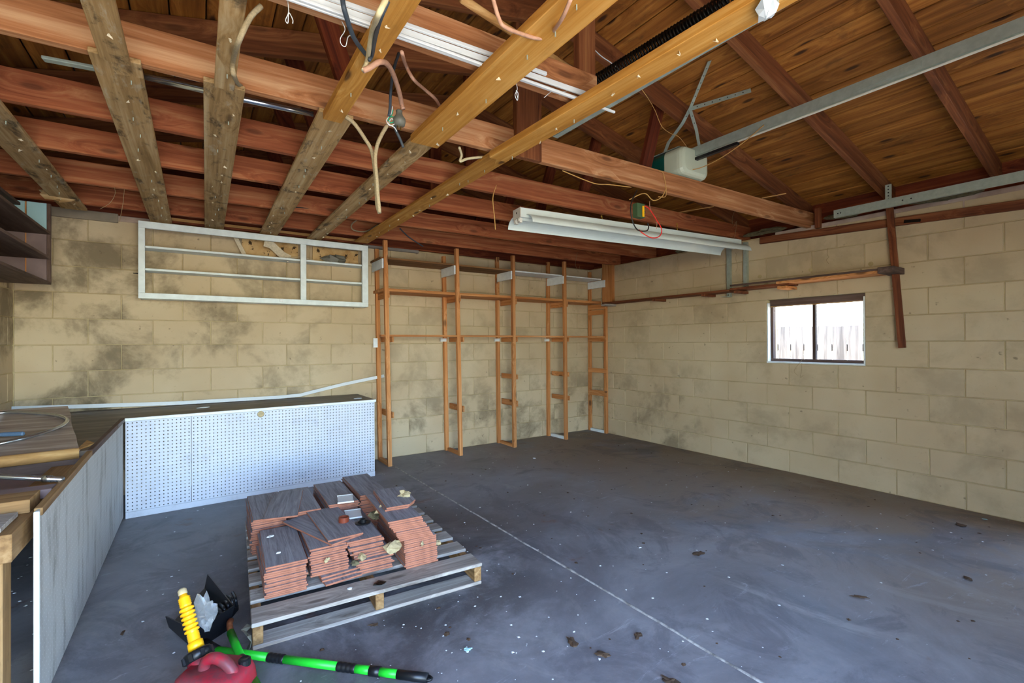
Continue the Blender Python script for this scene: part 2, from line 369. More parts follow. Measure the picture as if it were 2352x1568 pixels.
# ------------------------------------------------------------------ the setting
XL, XR, YB, YF = -1.134, 4.602, 4.928, -.62
B, BL = .2032, .4064
WT = 2.245                                                   # top of the block walls
tag(geo('floor', bx((XL-.2, YF-.2, -.12), (XR+.2, YB+.2, 0)), M['floor']), 'stained grey concrete garage floor slab', 'floor', kind='structure')
FLOOR = bpy.data.objects['floor']
jp = []
for i in range(61):
    t = i/60; jp.append((1.622+.071*t, 4.6-t*5.0))
V, Fc = [], []
for i, (x, y) in enumerate(jp):
    a = .009+.005*noise.noise((0, y*9, 1)); d = .006*noise.noise((3, y*4, 2))
    V += [(x+d-a, y, -.001), (x+d-a*.4, y, .003), (x+d+a*.4, y, .003), (x+d+a, y, -.001)]
for i in range(60):
    for k in range(3): Fc.append((4*i+k, 4*i+k+1, 4*i+5+k, 4*i+4+k))
ob('joint_filler', mk(V, Fc, M['filler'], True), None, FLOOR)
# block walls: a mortar core with every block laid on it
def blockmesh(l, h, t=.0095):
    k = ('blk', round(l, 3), round(h, 3))
    if k in BC: return BC[k]
    e, b = .0025, .004; x, z = l/2-e, h/2-e
    V = [(-x, .004, -z), (x, .004, -z), (x, .004, z), (-x, .004, z), (-x, -t+b, -z), (x, -t+b, -z), (x, -t+b, z), (-x, -t+b, z),
         (-x+b, -t, -z+b), (x-b, -t, -z+b), (x-b, -t, z-b), (-x+b, -t, z-b)]
    Fc = [(8, 9, 10, 11), (4, 5, 9, 8), (5, 6, 10, 9), (6, 7, 11, 10), (7, 4, 8, 11), (0, 1, 5, 4), (1, 2, 6, 5), (2, 3, 7, 6), (3, 0, 4, 7)]
    BC[k] = mk(V, Fc, M['block']); return BC[k]
def lay(parent, a0, a1, phase, toM, rows=range(11), hole=None):
    for r_ in rows:
        ph = phase + (0 if r_ % 2 else BL/2)
        n = math.floor((a0-ph)/BL); e = [a0]
        while ph+n*BL < a1-.01:
            if ph+n*BL > a0+.01: e.append(ph+n*BL)
            n += 1
        e.append(a1)
        for s, t in zip(e, e[1:]):
            if hole and hole[2] <= r_ <= hole[3]:
                if t <= hole[1]+.01 and s >= hole[0]-.01: continue
                if s < hole[0] < t: t = hole[0]
                if s < hole[1] < t: s = hole[1]
            j = .0016*(random.random()-.5)
            ob('block', blockmesh(t-s, B), toM((s+t)/2, (r_+.5)*B, j), parent)
DEP = .0055                                                   # core sits this far behind the paint face
wb = tag(geo('wall_back', bx((XL-.2, YB+DEP, 0), (XR+.2, YB+.2, WT)), M['mortar']), 'yellow painted concrete block wall at the back of the garage', 'wall', kind='structure')
lay(wb, XL, XR, -.9233, lambda a, z, j: at(a, YB+DEP+.004+j, z))
HY0, HY1, HZ0, HZ1 = 1.632, 2.445, 5*B, 8*B
g = join([bx((XR+DEP, .30, 0), (XR+.2, YB+.1, HZ0)), bx((XR+DEP, .30, HZ1), (XR+.2, YB+.1, WT)), bx((XR+DEP, .30, HZ0), (XR+.2, HY0, HZ1)), bx((XR+DEP, YF, 0), (XR+.2, -.48, WT)), bx((XR+DEP, -.48, 2.032), (XR+.2, .30, WT)), bx((XR+DEP, HY1, HZ0), (XR+.2, YB+.1, HZ1))])
wr = tag(geo('wall_right', g, M['mortar']), 'yellow painted concrete block wall with the small sliding window', 'wall', kind='structure')
lay(wr, .30, YB, 4.4766, lambda a, z, j: frame((XR+DEP+.004+j, a, z), (0, -1, 0), (1, 0, 0)), hole=(HY0, HY1, 5, 7))
wl = tag(geo('wall_left', bx((XL-.2, YF, 0), (XL-DEP, YB+.1, WT)), M['mortar']), 'grimy painted concrete block wall at the left edge', 'wall', kind='structure')
lay(wl, 2.4, YB, 4.6, lambda a, z, j: frame((XL-DEP-.004-j, a, z), (0, 1, 0), (-1, 0, 0)))
# front wall with two open bays behind the camera
g = join([bx((XL-.2, YF-.2, 0), (-.98, YF, WT)), bx((1.42, YF-.2, 0), (1.60, YF, WT)), bx((4.36, YF-.2, 0), (XR+.2, YF, WT)), bx((-.98, YF-.2, 2.12), (4.36, YF, 2.9)), bx((XL-.2, YF-.2, WT), (XR+.2, YF, 2.52)), bx((0, YF-.2, 2.9), (3.4, YF, 3.1))])
tag(geo('wall_front', g, M['block']), 'front garage wall around the two open door bays', 'wall', kind='structure')
# the right-hand bay is shut by its sectional door
dr = thing('door_1', (2.98, YF-.1, 0), 'closed sectional garage door of the right bay', 'door', kind='structure')
for k in range(4): box('panel', (1.60, YF-.13, .01+k*.53), (4.36, YF-.09, .53+k*.53), M['white'], dr)
# unseen side doorway added at the right to let light onto the floor
d2 = thing('door_added', (XR+.1, -.125, 0), 'frame of the unseen side doorway added to let light in', 'door frame', kind='structure')
for y0, y1 in ((-.479, -.445), (.265, .299)): box('jamb', (XR+.0, y0, .001), (XR+.19, y1, 2.03), M['white'], d2)
# raw pinkish mortar cap along the wall tops
box('mortar_cap', (XR+.002, .3, 2.175), (XR+.03, 2.36, 2.268), M['cap'], wr, .004)
box('mortar_cap', (-.555, YB-.008, 2.215), (-.30, YB+.05, 2.262), M['cap'], wb, .004)
# roof: planked slopes, ridge along the depth of the room
RX, SL = 1.734, .23
zs = lambda x: 2.51+SL*(4.55-x) if x > RX else 2.51+SL*(x+1.082)      # underside of the planks
ceil = thing('ceiling', (RX, 2, zs(RX)), 'underside of the brown planked gable roof', 'ceiling', kind='structure')
n = 22; span = (XR+.25-RX)/n
for s in (1, -1):
    for i in range(n):
        xa = RX+s*span*(i+.5); zc = zs(xa)
        d = Vector((s, 0, -SL)).normalized(); nrm = Vector((s*SL, 0, 1)).normalized()
        Lp = span/math.cos(math.atan(SL))-.007
        j = random.random()*.003
        ob('plank', boxmesh(6.3, Lp, .02, M['sheath'], .004), frame((xa, 2.0, zc+.0105+j), (0, 1, 0), d), ceil)
V = []
for (x, z) in ((XL-.3, zs(XL-.3)), (RX, zs(RX+.001)), (XR+.3, zs(XR+.3))): V += [(x, z+.03), ]
poly = V+[(x, z+.02) for x, z in V[::-1]]
Vr = [(x, -1.2, z) for x, z in poly]+[(x, 5.3, z) for x, z in poly]; n6 = len(poly)
ob('light_block_sheet', mk(Vr, [(i, (i+1) % n6, n6+(i+1) % n6, n6+i) for i in range(n6)]+[tuple(range(n6)), tuple(range(n6, 2*n6))[::-1]], M['iron']), None, ceil)  # unseen opaque sheet added above the planks to block light leaking through gaps
gb = tag(geo('wall_gable', ([(XL-.2, YB+.03, WT), (XR+.2, YB+.03, WT), (XR+.2, YB+.03, zs(XR+.2)), (RX, YB+.03, zs(RX)), (XL-.2, YB+.03, zs(XL-.2)),
    (XL-.2, YB+.06, WT), (XR+.2, YB+.06, WT), (XR+.2, YB+.06, zs(XR+.2)), (RX, YB+.06, zs(RX)), (XL-.2, YB+.06, zs(XL-.2))],
    [(0, 1, 2, 3, 4), (9, 8, 7, 6, 5), (0, 5, 6, 1), (1, 6, 7, 2), (2, 7, 8, 3), (3, 8, 9, 4), (4, 9, 5, 0)]), M['dkjoist']), 'dark boarded gable end above the back wall', 'wall', kind='structure')
for s, nm in ((XR+.14, 'trim_1'), (XL-.14, 'trim_2')):
    tag(box(nm, (s-.02, YF, WT), (s+.02, YB+.1, 2.50), M['dkjoist']), 'dark blocking board closing the eave above the wall', 'blocking', kind='structure')
# window in the right wall
wn = thing('window_1', (XR+.08, (HY0+HY1)/2, HZ0), 'small dark framed sliding window with sunlit white reveal', 'window', kind='structure')
xf = XR+.075
box('sill', (XR-.004, HY0+.001, HZ0+.0005), (XR+.13, HY1-.001, HZ0+.016), M['white'], wn)
for y0, y1 in ((HY0+.001, HY0+.012), (HY1-.012, HY1-.001)): box('jamb', (XR+.003, y0, HZ0+.016), (XR+.13, y1, HZ1-.03), M['white'], wn)
box('head_rail', (xf-.03, HY0+.012, HZ1-.06), (xf+.03, HY1-.012, HZ1-.001), M['darkshelf'], wn)
box('sill_rail', (xf-.02, HY0+.012, HZ0+.016), (xf+.03, HY1-.012, HZ0+.042), M['darkshelf'], wn)
for y0, y1 in ((HY0+.012, HY0+.034), (HY1-.034, HY1-.012)): box('stile', (xf-.02, y0, HZ0+.042), (xf+.03, y1, HZ1-.06), M['darkshelf'], wn)
box('meeting_stile', (xf-.012, 2.036, HZ0+.042), (xf+.022, 2.062, HZ1-.06), M['darkshelf'], wn)
box('track_strip', (xf-.032, HY0+.012, HZ1-.07), (xf-.024, HY1-.012, HZ1-.062), M['edge'], wn)
for y0, y1, q in ((HY0+.034, 2.04, 0), (2.058, HY1-.034, .01)):
    box('pane', (xf+q, y0, HZ0+.042), (xf+q+.004, y1, HZ1-.06), M['glass'], wn, .0005)
# outside
tag(geo('floor_driveway', bx((-14, -26, -.14), (16, YF-.2, -.02)), M['drive']), 'sunlit concrete driveway outside the open bays', 'driveway', kind='structure')
tag(geo('floor_side_yard', bx((XR+.2, YF-.2, -.14), (16, 14, -.02)), M['soil']), 'pale side yard outside the window', 'ground', kind='structure')
fe = thing('fence', (6.6, 3, -.02), 'sun bleached board fence outside the window', 'fence')
for i in range(34):
    y = -.6+i*.165
    box('picket', (6.6, y, -.02), (6.622, y+.152, 1.385+.05*random.random()), M['fence'], fe)
for z in (.4, 1.1): box('rail', (6.622, -.7, z), (6.66, 5.1, z+.09), M['fence'], fe)
# ------------------------------------------------------------------ roof timbers
def jy(y0, x): return y0-(x+.5)*.034 if x > -.5 else y0                # joists run a touch out of square
JY = [1.575, 2.215, 2.83, 3.40, 4.02, 4.61]
JN = ['nearest cut joist beneath the white trim lengths', 'second joist from the front, lightest and longest, below the opener', 'third joist from the front, above the fluorescent fixture',
      'fourth joist from the front, behind the fluorescent fixture', 'fifth joist from the front, second nearest the back wall', 'sixth joist, nearest the back wall above the shelving studs']
JO = []
for i, y in enumerate(JY):
    xe = 1.46 if i == 0 else XR+.1
    x0 = XL-.08
    p0, p1 = (x0, y+.019, 2.317), (xe, jy(y, xe)+.019, 2.317)
    o = board('ceiling_joist', p0, p1, .038, .14, M['joist' if i < 2 else 'joist2'])
    tag(o, 'red-brown '+JN[i], 'joist', 'ceiling joists'); JO.append(o)
ORD = ['first', 'second', 'third', 'fourth', 'fifth', 'sixth', 'seventh', 'eighth', 'ninth', 'tenth']
RY = [-.35, .26, .865, 1.476, 2.095, 2.70, 3.31, 3.92, 4.53]
for s, sn in ((1, 'right'), (-1, 'left')):
    for i, y in enumerate(RY):
        if s < 0: y -= .014
        xe = RX+s*2.99; zb = lambda x: zs(x)-.07
        xi = RX+s*.02
        o = board('rafter', (xi, y, zb(xi)), (xe, y, zb(xe)), .038, .134, M['rafter'])
        tag(o, 'sloping reddish rafter, %s from the door side on the %s roof slope' % (ORD[i], sn), 'rafter', 'rafters of the %s slope' % sn)
tag(box('ridge_board', (RX-.0095, -.8, zs(RX)-.15), (RX+.0095, 5.0, zs(RX)-.01), M['rafter']), 'dark ridge board where the two roof slopes meet', 'ridge board')
# king posts and web struts on each joist
for i, y in enumerate(JY):
    xk = 1.405 if i == 0 else 1.525; wk = .095 if i == 0 else .17
    yk = jy(y, xk)-(.0205 if i else -.019)
    if i < 2:
        o = board('king_post', (xk, yk, 2.385 if i == 0 else 2.235), (xk, yk, 3.02), wk, .038, M['rafter'], yd=(1, 0, 0))
        tag(o, ['narrow dark king post standing on the end of the cut joist', 'wide nail-studded king post board hanging down past the second joist'][i], 'post')
    else:
        o = board('king_post', (xk, yk+.039, 2.39), (xk, yk+.039, 3.02), .09, .038, M['dkjoist'], yd=(1, 0, 0))
        tag(o, 'dark king post above the %s joist from the front' % ORD[i], 'post', 'king posts')
    if i:
        xs_ = 2.515; ys = jy(y, xs_)+.068
        o = board('web_strut', (xs_, ys, 2.30), (xs_+.20, ys, 2.92), .09, .036, M['dkjoist'], yd=(1, 0, 0))
        tag(o, 'dark web strut leaning to the right above the %s joist from the front' % ORD[i], 'strut', 'web struts')
        o = board('web_strut', (.62, ys+.06, 2.30), (.42, ys+.06, 2.88), .09, .036, M['dkjoist'], yd=(1, 0, 0))
        tag(o, 'dark web strut left of the king post above the %s joist from the front' % ORD[i], 'strut', 'web struts')
# plates on the back wall, ledger board
tag(box('wall_plate', (-.30, YB-.035, 2.2455), (XR-.02, YB+.02, 2.262), M['dkjoist']), 'thin dark plate lying on top of the back wall', 'plate')
tag(box('furring_strip', (-.93, YB-.022, 2.20), (-.535, YB-.002, 2.272), M['greypaint']), 'grey-brown board along the wall top beside the blue shelf end', 'board')
tag(box('furring_strip', (-.30, YB-.05, 2.262), (1.45, YB-.012, 2.286), M['edge']), 'thin tan strip above the white cabinet frame', 'strip')
tag(box('furring_strip', (1.42, YB-.03, 2.215), (2.03, YB-.002, 2.245), M['grey']), 'weathered split strip at the wall top right of the white frame', 'strip')
# ------------------------------------------------------------------ boards nailed under the joists
SC = []
for i in range(6):
    rr = random.Random(50+i)
    q = [(rr.uniform(-.012, .012), rr.uniform(-.008, .008), -rr.uniform(0, .012)) for _ in range(6)]
    SC.append(mk([(0, 0, .002)]+q, [(0, 1, 2), (0, 2, 3), (0, 3, 4), (1, 2, 5), (2, 6, 3), (3, 4, 6)], M['paper']))
NAIL = mk(*tubegeo([Vector((0, 0, .004)), Vector((0, 0, -.014))], .0022, 6), M['galv'])
def scraps(o, p0, p1, w_, zb, n, rs):
    rr = random.Random(rs)
    for k in range(n):
        t = (k+.2+.6*rr.random())/n
        x = p0[0]+(p1[0]-p0[0])*t+rr.uniform(-.22, .3)*w_; y = p0[1]+(p1[1]-p0[1])*t
        if rr.random() < .6: ob('paper_scrap', SC[rr.randrange(6)], at(x, y, zb-.001, rr.random()*6), o)
        else: ob('nail', NAIL, at(x, y, zb-.001), o)
zl = 2.235                                                     # centre of the upper layer of boards
LOW = [(-.755, 2.2, 4.72, .145, 'leftmost dark stained ceiling board running to the wall shelf'), (-.243, 2.15, 4.86, .145, 'cracked mould-stained ceiling board, second from the left'),
       (.088, 2.15, 4.86, .14, 'mould-stained ceiling board, third from the left, ending over the white frame'), (.512, 2.16, 4.86, .145, 'dark blotched ceiling board, fourth from the left'),
       (.943, 2.18, 4.86, .125, 'greyish ceiling board, fifth from the left, beside the hanging cable loop'), (1.368, 2.17, 4.74, .13, 'brown ceiling board, sixth and rightmost, reaching the shelving studs')]
for i, (x, y0, y1, w_, lb) in enumerate(LOW):
    o = board('ceiling_board', (x, y0, zl), (x+(.03 if i in (2, 3) else -.01), y1, zl), w_, .019, M['mold' if i < 5 else 'pine'])
    tag(o, lb, 'board', 'boards nailed under the joists'); scraps(o, (x, y0+.1), (x, y1-.1), w_, zl-.0095, 14, i)
UPP = [(-.238, -.6, 2.125, .082, 'mold', 'narrow stained board overlapping the cracked ceiling board'), (.085, -.6, 2.118, .066, 'mold', 'narrowest dark board running overhead towards the third ceiling board'),
       (.49, -.6, 2.145, .078, 'pine', 'tan board overhead with the cables draped over it'), (.925, -.6, 2.16, .142, 'pine', 'wide clean yellow pine board with knots overhead'),
       (1.355, -.2, 2.12, .105, 'pine', 'yellow pine board beside the black coil spring with a plastic scrap on it')]
for i, (x, y0, y1, w_, mt, lb) in enumerate(UPP):
    zc = zl-.0285 if i != 3 else zl-.0285
    xa = x+.0 if i != 4 else x+.045
    o = board('ceiling_board', (xa, y0, zc), (x-(.03 if i == 4 else 0), y1, zc), w_, .036 if i in (2, 3, 4) else .019, M[mt])
    tag(o, lb, 'board', 'boards running overhead to the doors'); scraps(o, (x, .6), (x, y1-.03), w_, zc-(.018 if i > 1 else .0095), [6, 7, 9, 10, 9][i], 30+i)
# ------------------------------------------------------------------ things hung from the roof
g = thing('garage_door_opener', (2.96, 2.27, 2.40), 'off-white ceiling garage door opener with dark teal light lens', 'door opener')
def rbox(lo, hi, r, mat, name, parent, n=5, nose=0):           # box with rounded long edges (axis Y)
    x0, y0, z0 = lo; x1, y1, z1 = hi; pl = []
    for cx, cz, a0 in ((x1-r, z1-r, 0), (x0+r, z1-r, 90), (x0+r, z0+r, 180), (x1-r, z0+r, 270)):
        for k in range(n+1):
            a = R(a0+90*k/n); pl.append((cx+r*math.cos(a), cz+r*math.sin(a)))
    m_ = len(pl); V = [(x, y0, z) for x, z in pl]+[(x, y1, z) for x, z in pl]
    if nose:
        cx, cz = (x0+x1)/2, (z0+z1)/2
        prof = [(y1, 1), (y0, 1), (y0-nose*.45, .975), (y0-nose*.8, .90), (y0-nose, .76)]
        V = [(cx+(x-cx)*k, y, cz+(z-cz)*k+(.0 if k == 1 else (1-k)*.03)) for y, k in prof for x, z in pl]; q = len(prof)
        Fc = [(j*m_+i, (j+1)*m_+i, (j+1)*m_+(i+1) % m_, j*m_+(i+1) % m_) for j in range(q-1) for i in range(m_)]+[tuple(range(m_)), tuple(range((q-1)*m_, q*m_))[::-1]]
        Fc = [f[::-1] for f in Fc]
        return geo(name, (V, Fc), mat, None, parent)
    Fc = [(i, i+m_, (i+1) % m_+m_, (i+1) % m_) for i in range(m_)]+[tuple(range(m_)), tuple(range(m_, 2*m_))[::-1]]
    return geo(name, (V, Fc), mat, None, parent)
h = rbox((2.80, 2.11, 2.40), (3.12, 2.215, 2.60), .05, M['opener'], 'housing', g, 5, .045)
for i in range(9): box('vent_slot', (2.86+i*.026, 2.0655, 2.53), (2.868+i*.026, 2.085, 2.563), M['black'], g, .0003)
rbox((2.803, 2.2155, 2.408), (3.117, 2.36, 2.597), .048, M['teal'], 'light_lens', g)
rbox((2.86, 2.12, 2.398), (3.06, 2.20, 2.406), .002, M['teal'], 'lower_lens', g, 2)
box('top_plate', (2.83, 2.11, 2.601), (3.09, 2.35, 2.606), M['galv'], g)
geo('rail', join([bx((2.945, -.55, 2.545), (2.949, 2.26, 2.607)), bx((2.949, -.55, 2.603), (2.985, 2.26, 2.607)), bx((2.949, -.55, 2.545), (2.985, 2.26, 2.549))]), M['galv'], None, g)
box('drive_belt', (2.951, -.55, 2.533), (2.966, 1.95, 2.539), M['tube_socket'], g, .001)
box('splice_plate', (2.9415, .80, 2.56), (2.9445, 1.08, 2.588), M['galv'], g)
for y in (.82, .92, .96, 1.06): geo('bolt', lathe([(.007, 0), (.007, .004), (.003, .006)], 8), M['galv'], frame((2.941, y, 2.574), (0, 1, 0), (0, 0, 1)) @ Matrix.Rotation(R(0), 4, 'X'), g)
geo('trolley_stop', bx((2.945, 1.75, 2.515), (2.975, 2.095, 2.533)), M['black'], None, g)
def strap(name, P, wd, parent): return geo(name, ribbon(P, wd, .028, .003), M['galv'], None, parent)
ap = Vector((2.78, 1.985, 2.80))
st = thing('hanger_straps', (2.8, 2.03, 2.6), 'perforated steel straps bolted in a fork above the opener', 'hanger')
for P, wd in (([ap, Vector((2.62, 1.73, 2.945))], (1, .3, 0)), ([ap, Vector((3.0, 1.685, 2.857))], (0, .2, 1)), ([ap, Vector((2.80, 2.06, 2.735)), Vector((2.83, 2.20, 2.66)), Vector((2.84, 2.24, 2.607))], (1, 0, 0)), ([ap, Vector((2.90, 2.02, 2.70)), Vector((2.96, 2.04, 2.609))], (1, 0, 0))):
    s_ = strap('strap', P, wd, st); q = Vector(P[1])-Vector(P[0]); nn = int(q.length/.045); wv = Vector(wd); nv = q.normalized().cross((wv-q*wv.dot(q)/q.length_squared).normalized())
    for k in range(1, nn):
        geo('strap_hole', lathe([(.004, -.0019), (.004, .0019)], 8), M['black'], Matrix.Translation(Vector(P[0])+q*k/nn) @ nv.to_track_quat('Z', 'Y').to_matrix().to_4x4(), s_)
def track(name, x, z, y0, y1, sgn, lb):
    t_ = thing(name, (x, y1, z), lb, 'door track')
    pl = [(0, 0), (0, .062), (.03*sgn, .062), (.03*sgn, .059), (.003*sgn, .059), (.003*sgn, .003), (.03*sgn, .003), (.03*sgn, 0)]
    V = [(x+a, y0, z+b) for a, b in pl]+[(x+a, y1, z+b) for a, b in pl]; n_ = len(pl)
    geo('channel', (V, [(i, (i+1) % n_, n_+(i+1) % n_, n_+i) for i in range(n_)]+[tuple(range(n_))[::-1], tuple(range(n_, 2*n_))]), M['galv'], None, t_)
    for y in (y1-.03, y1-.05, y1-.45, y1-.5): geo('bolt', lathe([(.005, 0), (.005, .003), (.002, .004)], 8), M['black'], frame((x-.0005, y, z+.03), (0, 1, 0), (0, 0, 1)), t_)
    return t_
tr = track('door_track', 4.30, 2.222, -.55, 1.735, 1, 'galvanised door track along the right wall under the rafters')
geo('hanger_angle', join([bx((4.331, 1.36, 2.25), (4.334, 1.40, 2.40)), bx((4.334, 1.397, 2.25), (4.365, 1.40, 2.40))]), M['galv'], None, tr)
for k in range(5): geo('slot', lathe([(.005, 0), (.005, .001)], 8), M['black'], frame((4.3303, 1.38, 2.29+k*.024), (0, 1, 0), (0, 0, 1)), tr)
track('door_track', 1.475, 2.245, -.55, 1.84, 1, 'galvanised door track behind the yellow pine board and coil spring')
# extension spring
P = []; y0, y1 = 1.625, .93; nT = 50
for i in range(nT*9+1):
    a = 2*math.pi*i/9; t = i/(nT*9); P.append(Vector((1.508+.032*t+.027*math.cos(a), y0+(y1-y0)*t, 2.405+.027*math.sin(a))))
sp = thing('extension_spring', (1.5, 1.2, 2.35), 'black coiled extension spring lying along the pine board', 'spring')
geo('coil', tubegeo(P, .0046, 5), M['iron'], None, sp, True)
tube('end_hook', [(1.508, 1.625, 2.43), (1.49, 1.65, 2.42), (1.475, 1.65, 2.39), (1.463, 1.62, 2.37), (1.458, 1.55, 2.36)], .0036, M['galv'], sp)
# white trim lengths resting against the cut joist
for (P, w_, h_, lb) in (([(0.169,1.488,2.216),(1.347,1.488,2.240)], .014, .010, 'lower white vinyl trim length along the cut joist'), ([(0.216,1.488,2.235),(1.372,1.488,2.273)], .022, .010, 'upper white vinyl trim length along the cut joist'),
                        ([(0.192,1.475,2.217),(1.532,1.475,2.233)], .010, .010, 'thin white strip poking out past the other trim lengths'), ([(0.276,1.478,2.254),(1.154,1.478,2.285)], .014, .012, 'hollow white trim length, shortest of the bundle')):
    tag(board('trim_strip', P[0], P[1], h_, w_, M['vinyl']), lb, 'trim strip', 'white trim lengths on the cut joist')
tag(tube('dowel', [(0.773,1.472,2.430),(1.054,1.530,2.430),(1.382,1.591,2.430)], .016, M['edge'], n=1, seg=6), 'old wooden dowel lying across the joists by the king post', 'dowel')
tag(tube('conduit', [(-0.175,2.317,2.262),(0.164,2.303,2.262),(0.438,2.280,2.262)], .013, M['chrome'], n=1, seg=12), 'shiny steel conduit lying on the ceiling boards', 'conduit')
tag(board('flat_bar', *[(-0.476,2.403,2.275),(-0.178,2.358,2.275)], .03, .012, M['galv']), 'flat galvanised bar at the far left above the boards', 'bar')
tag(board('trim_strip', *[(-0.447,2.285,2.280),(0.009,2.276,2.280)], .012, .006, M['vinyl']), 'thin white strip tucked under the second joist', 'trim strip')
# fluorescent fixture
A, Bp = Vector((1.947, 2.853, 2.2)), Vector((4.35, 2.595, 2.2)); Lf = (Bp-A).length; FM = frame(A, Bp-A)
fx = thing('fluorescent_fixture', (A+Bp)/2, 'long white two-tube fluorescent shop light without tubes hanging by chains', 'light fixture')
geo('channel', prism([(-.055, 0), (.055, 0), (.055, -.068), (-.055, -.068)][::-1], .004, Lf-.004), M['fixture'], FM, fx)
def wing(s):
    o = []
    for k in range(9):
        t = k/8; a = R(88*t); o.append((s*(.045+.10*math.sin(a)), -.045-.075*(1-math.cos(a))))
    i_ = [(y-s*.003, z-.003) for y, z in o][::-1]
    return o+i_ if s < 0 else (o+i_)[::-1]
for s in (1, -1): geo('reflector', prism(wing(s), 0 if s > 0 else .05, Lf+.02 if s < 0 else Lf-.05), M['fixture'], FM, fx)
geo('end_plate', join([bx((-.002, -.057, -.07), (.003, .057, .002)), ]), M['tube_socket'], FM, fx)
for s in (-.028, .028): geo('tube_socket', join([bx((.0, s-.014, -.105), (.022, s+.014, -.070)), bx((-.006, s-.010, -.095), (.0, s+.010, -.078))]), M['tube_socket'], FM, fx)
geo('knockout', lathe([(.008, 0), (.008, .001)], 10), M['black'], FM @ Matrix.Translation((-.0031, .0, -.03)) @ Matrix.Rotation(R(90), 4, 'Y'), fx)
geo('ballast_cover', prism([(-.03, -.068), (.03, -.068), (.012, -.082), (-.012, -.082)], .03, Lf-.03), M['fixture'], FM, fx)
def ring(c, r, t, ax, seg=12):
    u = Vector(ax).orthogonal().normalized(); v = Vector(ax).normalized().cross(u)
    return tubegeo([c+(u*math.cos(2*math.pi*i/seg)+v*1.6*math.sin(2*math.pi*i/seg))*r for i in range(seg+1)], t, 5)
for d in (.78, 1.62):
    c = FM @ Vector((d, 0, 0)); lk = []
    for k in range(5):
        cc = Vector((c.x, c.y, 2.205+k*.017)); lk.append(ring(cc, .006, .0016, (1, 0, 0) if k % 2 else (0, 1, 0)))
    geo('chain', join(lk), M['brass'], None, fx)
# junction box with loose wires
jb = thing('junction_box', (2.44, 2.11, 2.07), 'small green switch box dangling from the second joist with red and black wires', 'junction box')
b0 = [(2.360,2.100,2.134),(2.327,2.100,2.106),(2.442,2.100,2.038),(2.409,2.100,2.105),(2.381,2.100,2.200)]
geo('box', bx((b0[2][0]-.075, 2.085, b0[2][2]-.005), (b0[2][0]-.005, 2.125, b0[2][2]+.085)), plain('green_box_paint', '3f5a3c', .5), None, jb)
geo('strap', bx((b0[2][0]-.03, 2.078, b0[2][2]), (b0[2][0]-.016, 2.084, b0[2][2]+.07)), M['yellow'], None, jb)
for k in (.02, .05): geo('terminal', lathe([(.012, 0), (.012, .012), (.006, .016)], 10), M['black'], frame((b0[2][0]-.004, 2.1, b0[2][2]+.015+k), (0, 1, 0), (0, 0, 1)), jb)
tube('wire', [(2.410,2.090,2.114),(2.482,2.090,2.105),(2.560,2.090,2.038),(2.613,2.090,1.978),(2.585,2.090,1.931),(2.515,2.090,1.913),(2.438,2.090,1.927),(2.388,2.090,1.949)], .0035, M['redcable'], jb)
tube('wire', [(2.370,2.090,2.207),(2.312,2.090,2.101),(2.323,2.090,2.005),(2.376,2.090,1.947),(2.460,2.090,1.953),(2.481,2.090,1.984),(2.469,2.090,2.005)], .004, M['blackcable'], jb)
tube('wire', [(2.585,2.095,2.199),(2.666,2.095,2.225),(2.640,2.095,2.363),(2.591,2.095,2.377)], .003, M['tan'], jb)
tube('wire', [(2.311,2.100,2.137),(2.452,2.100,2.201),(2.538,2.100,2.169),(2.627,2.100,2.207),(2.673,2.100,2.275)], .0032, M['tan'], jb)
tube('wire', [(2.527,2.120,2.166),(2.535,2.120,2.115),(2.597,2.120,2.050),(2.596,2.120,1.991)], .0018, M['pinkcable'], jb)
# cables
def cable(P, r, m_, lb, n=6, seg=8): return tag(tube('cable', P, r, M[m_], n=n, seg=seg), lb, 'cable')
cable([(0.353,1.420,2.231),(0.360,1.420,2.194)]+[(0.407,1.500,2.178)]+[(0.466,1.580,2.188),(0.483,1.580,2.175)], .0075, 'darkcable', 'dark slate cable dropping from above the tan board')
cable([(0.397,1.160,2.087),(0.375,1.160,2.035)]+[(0.423,1.360,2.126)]+[(0.450,1.480,2.148)]+[(0.473,1.580,2.164),(0.460,1.580,2.128)], .0075, 'cream', 'cream cable running down beside the slate cable')
cable([(0.406,1.175,2.093)]+[(0.400,1.220,2.069)]+[(0.438,1.380,2.123)]+[(0.475,1.530,2.161),(0.465,1.530,2.139)], .006, 'darkcable', 'dark cable paired with the cream one over the tan board')
cable([(0.460,1.580,2.128),(0.480,1.580,2.143),(0.516,1.580,2.175)]+[(0.571,1.660,2.224)]+[(0.638,1.780,2.259)]+[(0.705,1.900,2.264)]+[(0.735,1.960,2.256),(0.743,1.960,2.235)], .0095, 'pinkcable', 'thick pink and cream cable arching over to the socket plug')
cable([(0.709,1.920,2.446),(0.684,1.920,2.359),(0.673,1.920,2.264),(0.670,1.920,2.203),(0.665,1.920,2.168)], .006, 'darkcable', 'slate cable hanging behind the arched pink cable')
cable([(0.583,1.550,2.215)]+[(0.694,1.800,2.330),(0.726,1.800,2.284)]+[(0.838,1.950,2.344),(0.886,1.950,2.319)]+[(0.958,2.050,2.346)], .007, 'pinkcable', 'faded pink cable sagging behind the wide pine board')
cable([(0.701,1.970,2.225),(0.696,1.970,2.204),(0.680,1.970,2.181),(0.690,1.970,2.165),(0.705,1.970,2.177),(0.701,1.970,2.194),(0.684,1.970,2.186),(0.678,1.970,2.170)], .0025, 'tealcable', 'curl of green wire twisted round the splice', seg=5)
